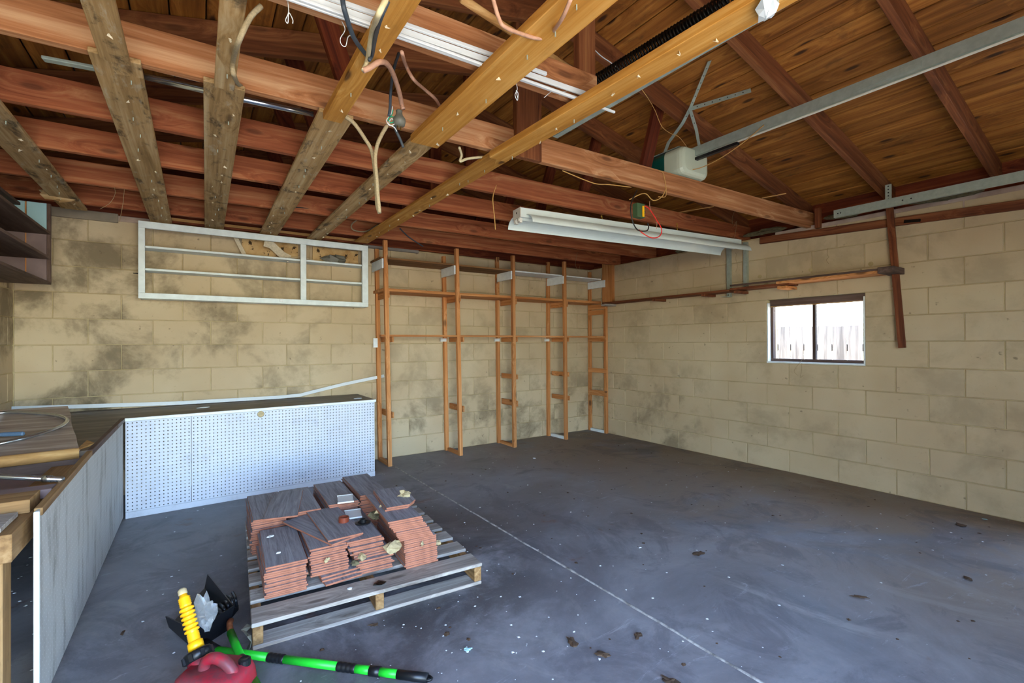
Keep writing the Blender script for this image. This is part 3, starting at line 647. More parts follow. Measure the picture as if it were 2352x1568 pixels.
cable([(0.699,1.970,2.239),(0.692,1.970,2.203),(0.672,1.970,2.172),(0.686,1.970,2.153),(0.707,1.970,2.166),(0.695,1.970,2.185),(0.682,1.970,2.159),(0.705,1.970,2.150),(0.718,1.970,2.135)], .0022, 'vinyl', 'twist of bare white wire ends at the splice', seg=5)
cable([(0.709,1.980,2.159),(0.722,1.980,2.134),(0.738,1.980,2.105),(0.750,1.980,2.077)], .006, 'darkcable', 'cut slate cable end poking down below the splice')
cable([(0.678,1.980,2.155),(0.653,1.980,2.107),(0.634,1.980,2.057),(0.626,1.980,1.999),(0.632,1.980,1.917),(0.637,1.980,1.844),(0.644,1.980,1.775)], .008, 'clothcable', 'cloth covered cable hanging from the splice, front of the loop')
cable([(0.515,2.020,2.166),(0.552,2.020,2.144),(0.594,2.020,2.093),(0.622,2.020,2.049),(0.635,2.020,1.977),(0.642,2.020,1.893),(0.646,2.020,1.818),(0.657,2.020,1.782)], .008, 'clothcable', 'cloth covered cable swinging down from the tan board end')
cable([(0.160,1.600,2.238),(0.131,1.600,2.192),(0.101,1.600,2.110)]+[(0.100,1.850,2.177),(0.102,1.850,2.131)]+[(0.149,2.195,2.264),(0.235,2.195,2.275),(0.318,2.195,2.283),(0.404,2.195,2.276),(0.480,2.195,2.270)], .008, 'clothcable', 'old cloth covered cable bending down onto the face of the second joist')
cable([(0.705,1.150,2.205),(0.724,1.150,2.157),(0.746,1.150,2.137)]+[(0.860,1.200,2.180),(0.911,1.200,2.190),(0.950,1.200,2.215)]+[(0.876,1.050,2.151)]+[(0.852,0.980,2.160)], .006, 'pinkcable', 'pale pink cable looping down beneath the wide pine board')
cable([(1.144,2.210,2.247)]+[(1.178,2.250,2.227),(1.170,2.250,2.192),(1.217,2.250,2.216),(1.313,2.250,2.246)], .007, 'cream', 'cut cream cable end behind the second joist')
cable([(1.787,2.140,2.230),(1.951,2.140,2.210),(2.060,2.140,2.203),(2.173,2.140,2.219),(2.372,2.140,2.238)], .003, 'tan', 'tan cable sagging below the second joist')
cable([(-0.412,4.008,2.335),(-0.303,4.008,2.318),(-0.136,4.008,2.313)]+[(0.040,3.990,2.296),(0.283,3.990,2.280)]+[(0.573,3.968,2.276),(0.893,3.968,2.294)], .005, 'blackcable', 'thin black cable strung along the fifth joist behind the boards')
cable([(1.242,4.450,2.442),(1.266,4.450,2.405),(1.186,4.450,2.324),(1.202,4.450,2.274),(1.314,4.450,2.276),(1.431,4.450,2.354)], .006, 'clothcable', 'grey cable loop below the last joists near the white frame')
cable([(1.665,4.500,2.361),(1.764,4.500,2.283),(1.913,4.500,2.207)], .006, 'darkcable', 'cut grey cable end above the shelving studs')
cable([(1.985,1.720,2.586),(2.048,1.720,2.543)]+[(2.260,1.850,2.590),(2.318,1.850,2.514)]+[(2.554,1.970,2.574),(2.643,1.970,2.570)]+[(2.955,2.12,2.6085)], .0018, 'tan', 'thin tan bell wire running down to the opener', seg=5)
cable([(2.86,2.13,2.402)]+[(2.891,2.120,2.438)]+[(2.940,2.006,2.443),(2.940,1.848,2.464),(2.940,1.696,2.512),(2.940,1.569,2.570)], .003, 'tan', 'tan wire drooping from the opener up to its rail', seg=6)
cable([(1.522,1.620,2.603),(1.592,1.620,2.577),(1.664,1.620,2.565),(1.702,1.620,2.550)], .0025, 'vinyl', 'thin white wire across the rafter beside the coil spring', seg=5)
cable([(1.704,2.745,2.301),(1.676,2.745,2.207),(1.689,2.745,2.075),(1.695,2.745,1.995)], .0035, 'tan', 'tan wire dangling left of the fluorescent fixture', seg=5)
for P, lb in (([(0.222,1.520,2.228),(0.224,1.520,2.197),(0.216,1.520,2.171),(0.222,1.520,2.164),(0.225,1.520,2.195),(0.235,1.520,2.179),(0.235,1.520,2.167)], 'frayed white strands hanging from the trim bundle, left pair'), ([(0.376,1.520,2.228),(0.386,1.520,2.204),(0.372,1.520,2.172),(0.375,1.520,2.154),(0.388,1.520,2.153),(0.396,1.520,2.186),(0.412,1.520,2.195)], 'tangle of white strands under the trim bundle'),
              ([(1.038,1.520,2.231),(1.042,1.520,2.210),(1.031,1.520,2.185),(1.042,1.520,2.167),(1.046,1.520,2.194),(1.036,1.520,2.203),(1.044,1.520,2.176)], 'small knotted string hanging at the right of the trim bundle'),
              ([(1.167,1.510,2.209),(1.208,1.510,2.246),(1.240,1.510,2.248),(1.294,1.510,2.275),(1.325,1.510,2.280),(1.345,1.510,2.293)], 'curly string lying on the trim lengths'),
              ([(4.382,2.620,2.528),(4.321,2.620,2.426),(4.342,2.620,2.344),(4.395,2.620,2.402),(4.364,2.620,2.262),(4.326,2.620,2.215)], 'tangled strands hanging over the right end of the fixture'),
              ([(3.941,4.440,2.344),(3.911,4.440,2.206),(3.953,4.440,2.101),(3.983,4.440,2.185)], 'thin strands hanging near the back corner'),
              ([(-0.456,4.000,2.261),(-0.451,4.000,2.205),(-0.477,4.000,2.141),(-0.525,4.000,2.094)], 'wispy thread hanging beside the cracked board, left one'), ([(-0.402,4.000,2.262),(-0.412,4.000,2.140),(-0.429,4.000,2.023)], 'wispy thread hanging beside the cracked board, right one'),
              ([(4.588,1.897,2.035),(4.588,1.904,1.983),(4.588,1.890,1.958),(4.588,1.911,1.934),(4.588,1.891,1.897)], 'dark dried strand on the right wall below the ledger'), ([(4.585,2.735,2.124),(4.585,2.745,2.068),(4.585,2.727,1.998),(4.585,2.746,1.934)], 'brown dried mud strand on the wall between the straps'),
              ([(4.590,2.096,1.079),(4.590,2.141,1.022),(4.590,2.187,0.948),(4.590,2.157,0.909)], 'dry twigs hanging from the window sill, left strand'), ([(4.588,2.118,1.023),(4.588,2.122,0.951),(4.588,2.133,0.894),(4.588,2.107,0.912)], 'dry twigs hanging from the window sill, right strand')):
    tag(tube('strand', P, .0014, M['vinyl' if 'white' in lb or 'string' in lb else 'cobweb'], seg=5), lb, 'strand')
pg = thing('socket_plug', [(0.727,1.970,2.193)][0], 'grey rubber bulb-shaped cord plug hanging in front of the second joist', 'plug')
c0 = [(0.719,1.970,2.233),(0.728,1.970,2.160)]
zz = (Vector(c0[0])-Vector(c0[1])).length
geo('body', lathe([(.006, 0), (.024, .004), (.028, .02), (.027, .032), (.016, .046), (.013, .06), (.015, .066), (.008, .072)], 16), M['bulbgrey'], Matrix.Translation(Vector(c0[1])), pg, True)
for dx in (-.007, .007): geo('prong', bx((dx-.001, -.004, -.016), (dx+.001, .004, .004)), M['brass'], Matrix.Translation(Vector(c0[1])), pg)
# scraps wedged at the ceiling
c0 = [(1.359,0.717,2.170)][0]
tag(geo('plastic_scrap', blob(.05, .028, .022, .35, 3, 7, 4), M['clear'], at(*c0, .6)), 'torn white plastic scrap stuck on the pine board overhead', 'scrap')
c0 = [(-0.829,4.400,2.336),(-0.792,4.400,2.247)]
tag(geo('plaster_scrap', blob(.07, .02, .045, .35, 5, 8, 4), M['paper'], at(*c0[0], .2)), 'torn curl of plaster paper on the leftmost ceiling board', 'scrap')
tag(geo('rotten_block', blob(.10, .03, .045, .22, 8, 10, 5), M['mold'], at(*c0[1], .1)), 'rotten mottled lump of board below the leftmost ceiling board', 'scrap')
for P, lb in (([(3.624,2.720,2.395),(3.727,2.427,2.395)], 'thin pale stick lying across the right joist ends, nearer the fixture'), ([(3.861,2.082,2.400),(3.902,1.909,2.400)], 'thin pale stick lying over the second joist near the wall')):
    tag(board('stick', P[0], P[1], .012, .006, M['edge']), lb, 'stick')
for i, (y, x, z, sx) in enumerate(((3.3, 4.55, 2.262, .16), (2.45, 4.56, 2.285, .2), (1.75, 4.55, 2.29, .16), (1.1, 4.56, 2.275, .22))):
    tag(geo('insulation_tuft', blob(.035, sx, .022, .4, 20+i, 12, 5), M['insul'], at(x, y, z)), ['dusty insulation tuft on the wall top near the back corner', 'dusty insulation tuft between the joist ends', 'dusty insulation tuft behind the door track end', 'dusty insulation tuft along the eave at the far right'][i], 'insulation')
# ------------------------------------------------------------------ right wall fittings
tag(board('ledger_strip', (4.589, 2.494, 2.21), (4.589, -.5, 2.072), .024, .066, M['redwood']), 'long red-brown ledger strip nailed along the top of the right wall', 'ledger')
tag(board('hanging_batten', (4.555, 1.452, 2.40), (4.52, 1.36, 1.168), .022, .046, M['redwood'], yd=(1, 0, 0)), 'dark red batten dangling down the wall right of the window', 'batten')
tag(box('corner_board', (4.555, 4.445, 1.735), (4.598, 4.635, 2.30), M['stud']), 'wide orange board fixed upright on the right wall by the corner', 'board')
tag(box('nailing_block', (4.56, 1.95, 2.225), (4.60, 1.992, 2.40), M['redwood']), 'short red-brown block standing at the end of the second joist', 'block')
ws = thing('wall_shelf', (4.5, 3, 1.72), 'long rough plank shelf on the right wall above the window', 'shelf')
box('plank', (4.42, 2.72, 1.727), (4.60, 4.50, 1.747), M['redwood'], ws); box('plank', (4.43, 2.15, 1.735), (4.60, 2.72, 1.757), M['redwood'], ws)
box('plank', (4.40, 1.47, 1.748), (4.60, 2.25, 1.770), M['stud'], ws)
box('end_block', (4.37, 1.365, 1.742), (4.60, 1.466, 1.79), M['darkshelf'], ws)
box('front_lip', (4.40, 1.47, 1.7705), (4.418, 2.7, 1.787), M['darkshelf'], ws)
for y0, y1, m_ in ((4.42, 4.50, 'grey'), (3.62, 3.66, 'redwood'), (2.98, 3.02, 'redwood'), (2.62, 2.66, 'redwood'), (2.16, 2.24, 'stud')): box('cleat', (4.40, y0, 1.700), (4.60, y1, 1.7265), M[m_], ws)
for y, lb in ((2.815, 'galvanised hanger strap left of the window, bent under the plank shelf'), (2.635, 'galvanised hanger strap nearest the window, above the plank shelf')):
    t_ = thing('hanger_strap', (4.57, y, 1.7), lb, 'strap')
    zb = 1.685 if y > 2.7 else 1.75
    geo('strap', join([bx((4.562, y-.018, zb), (4.565, y+.018, 2.22)), bx((4.565, y-.018, zb), (4.597, y-.015, 2.22))]), M['galv'], None, t_)
    if y > 2.7: geo('foot', bx((4.45, y-.018, zb-.003), (4.565, y+.018, zb)), M['galv'], None, t_)
    geo('bolt', lathe([(.006, 0), (.006, .004)], 8), M['black'], frame((4.5605, y, zb+.02), (0, 1, 0), (0, 0, 1)), t_)
for (a, b_), lb in zip(((1745, 635), (1862, 620), (2000, 606), (1760, 650)), ('leftmost', 'middle', 'rightmost, above the shelf end', 'smallest, just above the shelf')):
    c0 = {1745: [(4.601,2.508,1.862)][0], 1862: [(4.601,2.044,1.865)][0], 2000: [(4.601,1.588,1.855)][0], 1760: [(4.601,2.444,1.782)][0]}[a]
    tag(geo('wall_anchor', lathe([(.018, 0), (.018, .003), (.007, .004), (.007, .001)], 14), M['mortar'], Matrix.Translation(c0) @ Matrix.Rotation(R(-90), 4, 'Y')), 'round painted anchor disc on the right wall, '+lb, 'anchor')
c0 = [(4.570,1.308,2.143)][0]
tag(board('latch_bracket', (4.572, c0[1]+.05, c0[2]+.006), (4.572, c0[1]-.05, c0[2]-.006), .012, .022, M['iron']), 'small dark metal bracket screwed to the ledger strip', 'bracket')
# ------------------------------------------------------------------ open stud shelving on the back wall
sh = thing('stud_shelving', (3.0, 4.75, 0), 'open shelving rack of orange studs against the back wall', 'shelving')
FX = [(1.585, 1.545), (2.375, 2.335), (3.082, 3.07), (3.868, 3.85), (4.572, 4.572)]
RXX = [(1.59, 1.56), (2.36, 2.33), (3.06, 3.045), (3.83, 3.835), (4.572, 4.572)]
for i in range(5):
    zt = [2.244, 2.244, 2.244, 2.244, 1.735][i]
    board('front_stud', (FX[i][0], 4.588, .0), (FX[i][1], 4.588, zt), .04, .04, M['stud'], sh, yd=(1, 0, 0))
    board('rear_stud', (RXX[i][0], 4.898, .0), (RXX[i][1], 4.898, [2.21, 2.21, 2.27, 2.28, 2.21][i]), .04, .04, M['stud'], sh, yd=(1, 0, 0))
    x = FX[i][0]; s = 1 if i < 4 else -1
    box('sole_cleat', (x-.018, 4.609, .0), (x+.018, 4.877, .035), M['white' if i > 2 else 'stud'], sh)
    xc = FX[i][0]-(.03 if i < 4 else .03)
    for z0, z1, m_, ya in [((2.06-.095), 2.06, 'white', 4.57), (1.675, 1.742, 'stud', 4.56), (1.235, 1.287, 'stud', 4.56)]+[[(.478, .537, 'stud', 4.56)], [(.475, .537, 'stud', 4.56)], [(.795, .852, 'stud', 4.56), (.477, .544, 'stud', 4.56)], [(.793, .85, 'stud', 4.56), (.494, .55, 'stud', 4.55)], [(.812, .872, 'stud', 4.54), (.499, .571, 'stud', 4.54), (1.60, 1.665, 'stud', 4.6)]][i]:
        top = z0 > 1.5
        xx = (FX[i][1] if top else FX[i][0])+(.0285 if m_ == 'stud' and i < 4 else -.0285)
        box('cleat', (xx-.0085, ya, z0), (xx+.0085, 4.90, z1), M[m_], sh)
for i, x in ((0, 1.535), (1, 2.315), (2, 3.03), (3, 3.80)): box('white_block', (x-.035, 4.872, 1.24 if i else 1.20), (x+.035, 4.9, 1.277), M['white'], sh) if i else box('white_block', (x-.02, 4.872, 1.18), (x+.025, 4.877, 1.277), M['white'], sh)
box('shelf_board', (1.50, 4.595, 2.061), (3.07, 4.925, 2.08), M['shelf'], sh); box('shelf_board', (3.075, 4.60, 2.061), (4.50, 4.86, 2.076), M['white'], sh)
box('shelf_board', (1.53, 4.60, 1.743), (4.50, 4.925, 1.772), M['stud'], sh)
box('shelf_slat', (1.50, 4.575, 1.288), (4.59, 4.64, 1.308), M['stud'], sh)
# ------------------------------------------------------------------ white face-frame cabinet without doors
cb = thing('cabinet_frame', (.52, 4.84, 1.59), 'shallow white open cabinet frame with two shelves on the back wall', 'cabinet')
x0, x1, z0, z1, yf = -.395, 1.428, 1.588, 2.205, 4.75
box('bottom_rail', (x0, yf, z0), (x1, yf+.02, z0+.045), M['bluewhite'], cb); box('top_rail', (x0, yf, z1-.055), (x1, yf+.02, z1), M['bluewhite'], cb)
for a, b_ in ((x0, x0+.043), (x1-.06, x1), (.797, .847)): box('stile', (a, yf-.0005, z0+.045), (b_, yf+.0195, z1-.055), M['bluewhite'], cb)
for a in (x0+.004, x1-.02): box('side_panel', (a, yf+.02, z0), (a+.016, YB-.002, z1), M['bluewhite'], cb)
for z in (1.815, 1.996): box('shelf', (x0+.02, yf+.022, z), (x1-.02, YB-.003, z+.018), M['bluewhite'], cb)
box('floor_panel', (x0+.02, yf+.02, z0+.002), (x1-.02, YB-.003, z0+.018), M['bluewhite'], cb)
box('latch', (.62, yf-.008, z0+.015), (.65, yf, z0+.045), M['white'], cb)
tag(box('back_panel_scrap', (.33, 4.90, 2.018), (.80, 4.912, 2.19), M['stainpanel']), 'water-stained brown panel scrap standing on the top shelf', 'panel scrap')
tag(box('back_panel_scrap', (.93, 4.90, 2.018), (1.37, 4.912, 2.17), M['stainpanel']), 'tan panel scrap behind the grey film at the right of the top shelf', 'panel scrap')
tag(geo('torn_paper', ribbon([(.50, 4.80, 2.14), (.56, 4.82, 2.13), (.66, 4.86, 2.05), (.72, 4.85, 2.02)], (.3, 0, 1), .07, .002), M['paper']), 'torn cream paper curling off the stained panel scrap', 'paper')
tag(geo('torn_paper', ribbon([(.27, 4.85, 2.19), (.31, 4.85, 2.10), (.35, 4.86, 2.02)], (1, .3, 0), .035, .002), M['paper']), 'narrow torn paper strip hanging at the left of the stained scrap', 'paper')
tag(geo('grey_film', blob(.13, .03, .045, .25, 12, 9, 4), M['lead'], at(1.13, 4.85, 2.055)), 'crumpled dark grey film on the top shelf', 'film')
tag(geo('paper_strip', ribbon([(.68, 4.79, 2.018), (.80, 4.80, 2.04), (.92, 4.79, 2.02)], (0, 1, .2), .03, .004), M['paper']), 'flat curl of paper lying on the top shelf edge', 'paper')
tag(box('nail_strip', (-.44, 4.905, 1.80), (-.40, 4.925, 1.805), M['iron']), 'rusty nails poking from the wall left of the white frame', 'nail')
# ------------------------------------------------------------------ dark shelf unit on the left wall
us = thing('wall_shelf_unit', (-1, 3.5, 1.63), 'dark varnished wall shelf unit with a light blue upper end panel', 'shelf unit')
ye = 4.50
box('end_panel', (-.975, ye, 1.655), (-.872, ye+.02, 1.99), M['plum'], us); box('end_panel', (XL+.002, ye, 1.655), (-.979, ye+.02, 1.99), M['plum'], us)
box('panel_batten', (-.979, ye-.003, 1.655), (-.972, ye+.012, 2.2), M['stud'], us)
box('upper_end_panel', (-.971, ye, 1.992), (-.872, ye+.02, 2.20), M['skyblue'], us); box('upper_end_panel', (XL+.002, ye, 1.992), (-.98, ye+.02, 2.20), M['skyblue'], us)
box('edge_strip', (-.872, ye-.002, 1.64), (-.852, ye+.022, 2.20), M['darkshelf'], us)
for z, xx in ((1.984, -.853), (1.812, -.853), (1.637, -.850)): box('shelf', (XL+.002, 2.2, z), (xx, ye-.003, z+.018), M['darkshelf'], us)
box('top_board', (XL+.002, 2.2, 2.165), (-1.0, ye-.003, 2.185), M['darkshelf'], us)
# ------------------------------------------------------------------ L-shaped workbench
be = thing('workbench', (0, 4.5, 0), 'L-shaped workbench with white pegboard front along the back wall', 'workbench')
PA, PB = Vector((-.425, 4.252, 0)), Vector((1.36, 4.335, 0)); pd = (PB-PA).normalized()
def peg(nx, nz, pitch=.0254, r=.004, t=.006):
    V, Fc = [], []; gi = {}
    def gv(i, j):
        if (i, j) not in gi: gi[(i, j)] = len(V); V.append((i*pitch/2, 0, j*pitch/2))
        return gi[(i, j)]
    ofs = [(-1, -1), (0, -1), (1, -1), (1, 0), (1, 1), (0, 1), (-1, 1), (-1, 0)]
    for i in range(nx):
        for j in range(nz):
            ci, cj = 2*i+1, 2*j+1; cx, cz = ci*pitch/2, cj*pitch/2
            O = [gv(ci+a, cj+b) for a, b in ofs]; k = len(V)
            an = [math.atan2(b, a) for a, b in ofs]
            V.extend([(cx+r*math.cos(a), 0, cz+r*math.sin(a)) for a in an]); V.extend([(cx+r*math.cos(a), t, cz+r*math.sin(a)) for a in an])
            for q in range(8):
                q2 = (q+1) % 8; Fc.append((O[q], O[q2], k+q2, k+q)); Fc.append((k+q, k+q2, k+8+q2, k+8+q))
    return V, Fc
PZ0, nz = .045, 25
for c0, nx, lx in ((.0, 15, .381), (.384, 55, 1.397)):
    M_ = frame(PA+pd*c0+Vector((0, 0, PZ0)), pd)
    p_ = geo('pegboard', peg(nx, nz), M['peg'], M_, be)
box_front = frame(PA+pd*.893+Vector((0, .002, .022)), pd)
ob('base_trim', boxmesh(1.786, .012, .045, M['peg']), box_front, be)
ob('top_trim', boxmesh(1.80, .016, .022, M['white']), frame(PA+pd*.893+Vector((0, -.006, .693)), pd), be)
T = [(-.425, 4.25), (1.362, 4.333), (1.362, YB-.012), (XL+.002, YB-.012), (XL+.002, 3.06), (-.445, 3.06)]
n_ = len(T)
geo('worktop', ([(x, y, .682) for x, y in T]+[(x, y, .704) for x, y in T], [tuple(range(n_))[::-1], tuple(range(n_, 2*n_))]+[(i, (i+1) % n_, n_+(i+1) % n_, n_+i) for i in range(n_)]), M['benchtop'], None, be)
box('end_panel', (1.345, 4.345, 0), (1.36, YB-.014, .681), M['white'], be)
# return side: grey pegboard seen from its bead-flecked side
Y0, Y1 = 2.15, 4.25
SM = frame((-.44, (Y0+Y1)/2, .345), (0, 1, 0), (-1, 0, 0))
ob('side_panel', boxmesh(Y1-Y0, .007, .66, M['pegside'], .001), SM, be)
box('white_edge', (-.446, Y0-.014, .005), (-.432, Y0-.001, .675), M['white'], be)
box('top_rail', (-.452, 3.06, .676), (-.430, Y1, .706), M['darkshelf'], be); board('splintered_rail', (-.441, 2.17, .665), (-.441, 3.05, .69), .022, .026, M['old'], be)
box('beam', (-.575, 2.03, .56), (-.470, 3.05, .645), M['old'], be)
box('leg', (-.565, 2.06, 0), (-.497, 2.14, .56), M['old'], be)
box('lower_shelf', (XL+.002, 2.52, .60), (-.455, 3.055, .618), M['plum'], be); box('inner_wall', (-1.10, 3.058, .45), (-.46, 3.066, .681), M['darkshelf'], be)
tag(box('plum_board', (-1.08, 2.42, .648), (-.456, 2.50, .682), M['plum']), 'broken plum painted board lying across the open bench frame', 'board')
tag(box('thick_plank', (-1.08, 2.25, .6465), (-.478, 2.38, .692), M['old']), 'thick short plank with flaking paint on the bench beam', 'plank')
tag(box('grey_sheet', (-1.08, 2.055, .6465), (-.50, 2.225, .662), M['grey']), 'grey weathered sheet on the near end of the bench beam', 'board')
# loose slab with a rolled front edge
F0, F1, K0, K1 = Vector((-1.12, 3.0, .708)), Vector((-.475, 3.07, .708)), Vector((-1.12, 4.10, .825)), Vector((-.70, 4.10, .828))
V, Fc = [], []; nl = 14; e1 = []
rr = random.Random(4)
for s in range(9):
    t = s/8
    l, r_ = F0.lerp(K0, t), F1.lerp(K1, t)+Vector((rr.uniform(-.006, .006), 0, 0))
    V += [l, r_, l-Vector((0, 0, .026)), r_-Vector((0, 0, .026))]
for s in range(8):
    a = 4*s; Fc += [(a, a+1, a+5, a+4), (a+2, a+6, a+7, a+3), (a+1, a+3, a+7, a+5), (a, a+4, a+6, a+2)]
Fc += [(0, 2, 3, 1), (32, 33, 35, 34)]
sl = thing('counter_slab', (-.8, 3.5, .705), 'loose counter slab with rolled orange wood edge lying on the bench', 'slab')
geo('slab', (V, Fc), M['slab'], None, sl)
tube('rolled_edge', [F0-Vector((0, .004, .014)), F0.lerp(F1, .5)-Vector((0, .004, .014)), F1-Vector((.005, .004, .014))], .026, M['edge'], sl, 12, 1)
geo('splinter', ([F1+Vector((-.02, .0, .0)), F1+Vector((.035, .12, .01)), F1+Vector((-.01, .22, .012)), F1+Vector((.0, .1, -.02))], [(0, 1, 2), (0, 3, 1), (1, 3, 2), (0, 2, 3)]), M['edge'], None, sl)
ps = lambda x, y: .708+(y-3.03)/1.07*.118
P = [(x, y, ps(x, y)+.012) for x, y in ((-1.05, 3.93), (-.93, 3.96), (-.82, 3.90), (-.70, 3.80), (-.625, 3.66), (-.63, 3.50), (-.71, 3.34), (-.82, 3.24), (-.98, 3.16), (-1.1, 3.12))]
tag(tube('flexible_hose', P, .010, M['chrome'], seg=10), 'silvery hose looped in a bend on the loose slab', 'hose')
vf = thing('brass_valve', (-.82, 3.36, ps(0, 3.36)), 'brass valve fitting with a blue-grey handle inside the hose bend', 'valve')
VM = Matrix.Translation((-.86, 3.40, ps(0, 3.40)+.022)) @ Matrix.Rotation(R(-20), 4, 'Z') @ Matrix.Rotation(R(90), 4, 'Y')
geo('body', lathe([(.012, -.03), (.02, -.03), (.02, -.018), (.013, -.016), (.013, .0), (.022, .002), (.022, .014), (.012, .016), (.012, .03)], 14), M['brass'], VM, vf)
geo('handle', lathe([(.009, .03), (.011, .05), (.011, .13), (.007, .135)], 10), plain('blue_grey_grip', '56708a', .5), VM, vf)
tube('stem', [VM @ Vector((0, 0, -.03)), VM @ Vector((0, .01, -.08)), VM @ Vector((.01, .0, -.14))], .005, M['chrome'], vf)
rd = thing('chrome_rod', (-.6, 2.6, .69), 'chrome tube leaning across the broken bench top', 'tube')
tube('tube', [(-1.05, 2.86, .742), (-.44, 2.50, .694)], .0105, M['chrome'], rd, 12, 1); tube('collar', [(-.50, 2.535, .699), (-.475, 2.521, .697)], .0135, M['chrome'], rd, 12, 1)
tag(geo('trim_strip', ribbon([(-1.138,4.895,0.757),(-0.821,4.895,0.745),(-0.169,4.895,0.723),(0.628,4.895,0.721),(0.817,4.895,0.729),(0.875,4.895,0.742),(1.222,4.895,0.813),(1.633,4.895,0.879)], (0, .2, 1), .03, .012), M['vinyl']), 'long bent white trim strip lying along the back wall on the workbench', 'trim strip')
for c0, lb, rz in (([(0.037,4.570,0.706)][0], 'white paper scrap near the middle of the worktop', .3), ([(1.245,4.479,0.706)][0], 'white peeled edging scrap near the right end of the worktop', .1)):
    tag(geo('paper_scrap', blob(.05, .012, .004, .3, int(c0[0]*100) % 50, 8, 3), M['chip'], at(c0[0], c0[1], .708, rz)), lb, 'scrap')
tag(geo('tape_patch', lathe([(.026, 0), (.024, .002), (.01, .003)], 9), M['foam'], Matrix.Translation((.42, 4.288, .655)) @ Matrix.Rotation(R(90), 4, 'X')), 'brown torn patch stuck at the top of the pegboard', 'patch')
# ------------------------------------------------------------------ pallet
PR = R(-3.2); PM = at(.178, 2.135, 0, PR)
pa = tag(put(bpy.data.objects.new('pallet', None), PM), 'weathered wooden pallet carrying the tile stacks', 'pallet')
def pb(name, lo, hi, m_):
    lo, hi = Vector(lo), Vector(hi); d = hi-lo; c = (lo+hi)/2
    a = 0 if d.x > d.y else 1
    Q = PM @ Matrix.Translation(c) @ (Matrix.Identity(4) if a == 0 else Matrix.Rotation(R(90), 4, 'Z'))
    return ob(name, boxmesh(max(d.x, d.y), min(d.x, d.y), d.z, M[m_], .003), Q, pa)
for i, x in enumerate((0, .485, .978)): pb('stringer', (x, .002, .017), (x+.038, 1.215, .088), 'old')
for y in (0, .55, 1.12): pb('bottom_board', (0, y, 0), (1.016, y+.10, .016), 'grey')
for i, (y, w_) in enumerate(((0, .135), (.195, .115), (.37, .11), (.53, .10), (.68, .11), (.84, .11), (.99, .10), (1.115, .10))): pb('deck_board', (-.004, y, .0885), (1.02, y+w_, .105), 'grey')
# ------------------------------------------------------------------ tiles
TW, TL, TT = .169, .478, .0096
def tilemesh(w_, l, cut=0):
    b = .0012; x, y, z = w_/2, l/2, TT/2
    pl = [(-x, -y), (x, -y), (x, y), (-x, y)] if not cut else [(-x, -y), (x-.05, -y), (x, -y+.06), (x, y), (-x, y)]
    n_ = len(pl); V = [(a-math.copysign(.0022, a), c-math.copysign(.0022, c), -z) for a, c in pl]+[(a, c, -z+.0032) for a, c in pl]+[(a, c, z-b) for a, c in pl]+[(a*.985, c*.994, z) for a, c in pl]
    Fc = [tuple(range(n_))[::-1]]+[(k*n_+i, k*n_+(i+1) % n_, k*n_+n_+(i+1) % n_, k*n_+n_+i) for k in range(3) for i in range(n_)]+[tuple(range(3*n_, 4*n_))]
    # grain along local X: swap so length is X
    V = [(c, -a, z_) for a, c, z_ in V]
    return mk(V, Fc, [M['terra'], M['tile']], False, [0]*(1+3*n_)+[1])
TM = tilemesh(TW, TL); TS = tilemesh(TW, .33, 1)
def tile(x, y, z, a, lb, m_=TM, gp='tiles stacked on the pallet'):
    o = ob('tile', m_, Matrix.Translation((x, y, z)) @ Matrix.Rotation(R(90)+a, 4, 'Z'))
    return tag(o, lb, 'tile', gp)
PZ = .105
ORDN = ['first', 'second', 'third', 'fourth', 'fifth', 'sixth', 'seventh', 'eighth', 'ninth', 'tenth', 'eleventh', 'twelfth', 'thirteenth', 'fourteenth', 'fifteenth', 'sixteenth', 'seventeenth', 'eighteenth', 'nineteenth', 'twentieth']
def stack(x0, x1, yf, z, n, nm, dx=0, dy=0, jit=.006, top=True, ang=-2.0, seed=0):
    rr = random.Random(seed); xc = (x0+x1)/2; p_ = TT+.0004
    for k in range(n):
        t = k/max(1, n-1); a = R(ang+rr.uniform(-1.2, 1.2))
        last = k == n-1 and top
        tile(xc+dx*t+rr.uniform(-jit, jit), yf+TL/2+dy*t+rr.uniform(-jit, jit), z+TT/2+k*p_+.0002, a,
             'wood-look tile lying topmost on the '+nm if last else ORDN[n-k-1]+' tile from the top of the '+nm)
    return z+n*p_
z1_ = stack(.247, .417, 2.30, PZ, 14, 'front left stack of the pallet', 0, -.004, seed=1)
za = stack(.462, .63, 2.285, PZ, 3, 'low skewed base under the second front stack', .0, .03, top=False, seed=2, ang=3)
zb_ = stack(.440, .612, 2.335, za, 12, 'front stack second from the left', -.004, .02, seed=3)
c_ = [(.368, 2.786), (.518, 2.34), (.697, 2.41)]
a0 = math.atan2(-(.368-.518), 2.786-2.34)
tile(.530, 2.595, zb_+TT/2+.001, a0, 'skewed loose tile lying across the second front stack, below the ring'); zt_ = zb_+TT+.001
tile(.594, 2.612, zt_+TT/2+.001, R(1.5), 'loose topmost tile carrying the red ring')
RZ = zt_+TT+.002
zc_ = stack(.655, .825, 2.295, PZ, 6, 'front stack third from the left, lower part', -.006, .01, top=False, seed=4, ang=-3)
zd_ = stack(.632, .80, 2.325, zc_, 9, 'front stack third from the left', -.02, .03, jit=.009, seed=5)
ze_ = stack(.855, 1.025, 2.225, PZ, 14, 'front right stack, lower straight part', -.006, 0, jit=.002, top=False, seed=6)
zf_ = stack(.842, 1.012, 2.225, ze_, 11, 'front right stack, upper leaning part', -.065, .0, jit=.003, seed=7, ang=-4)
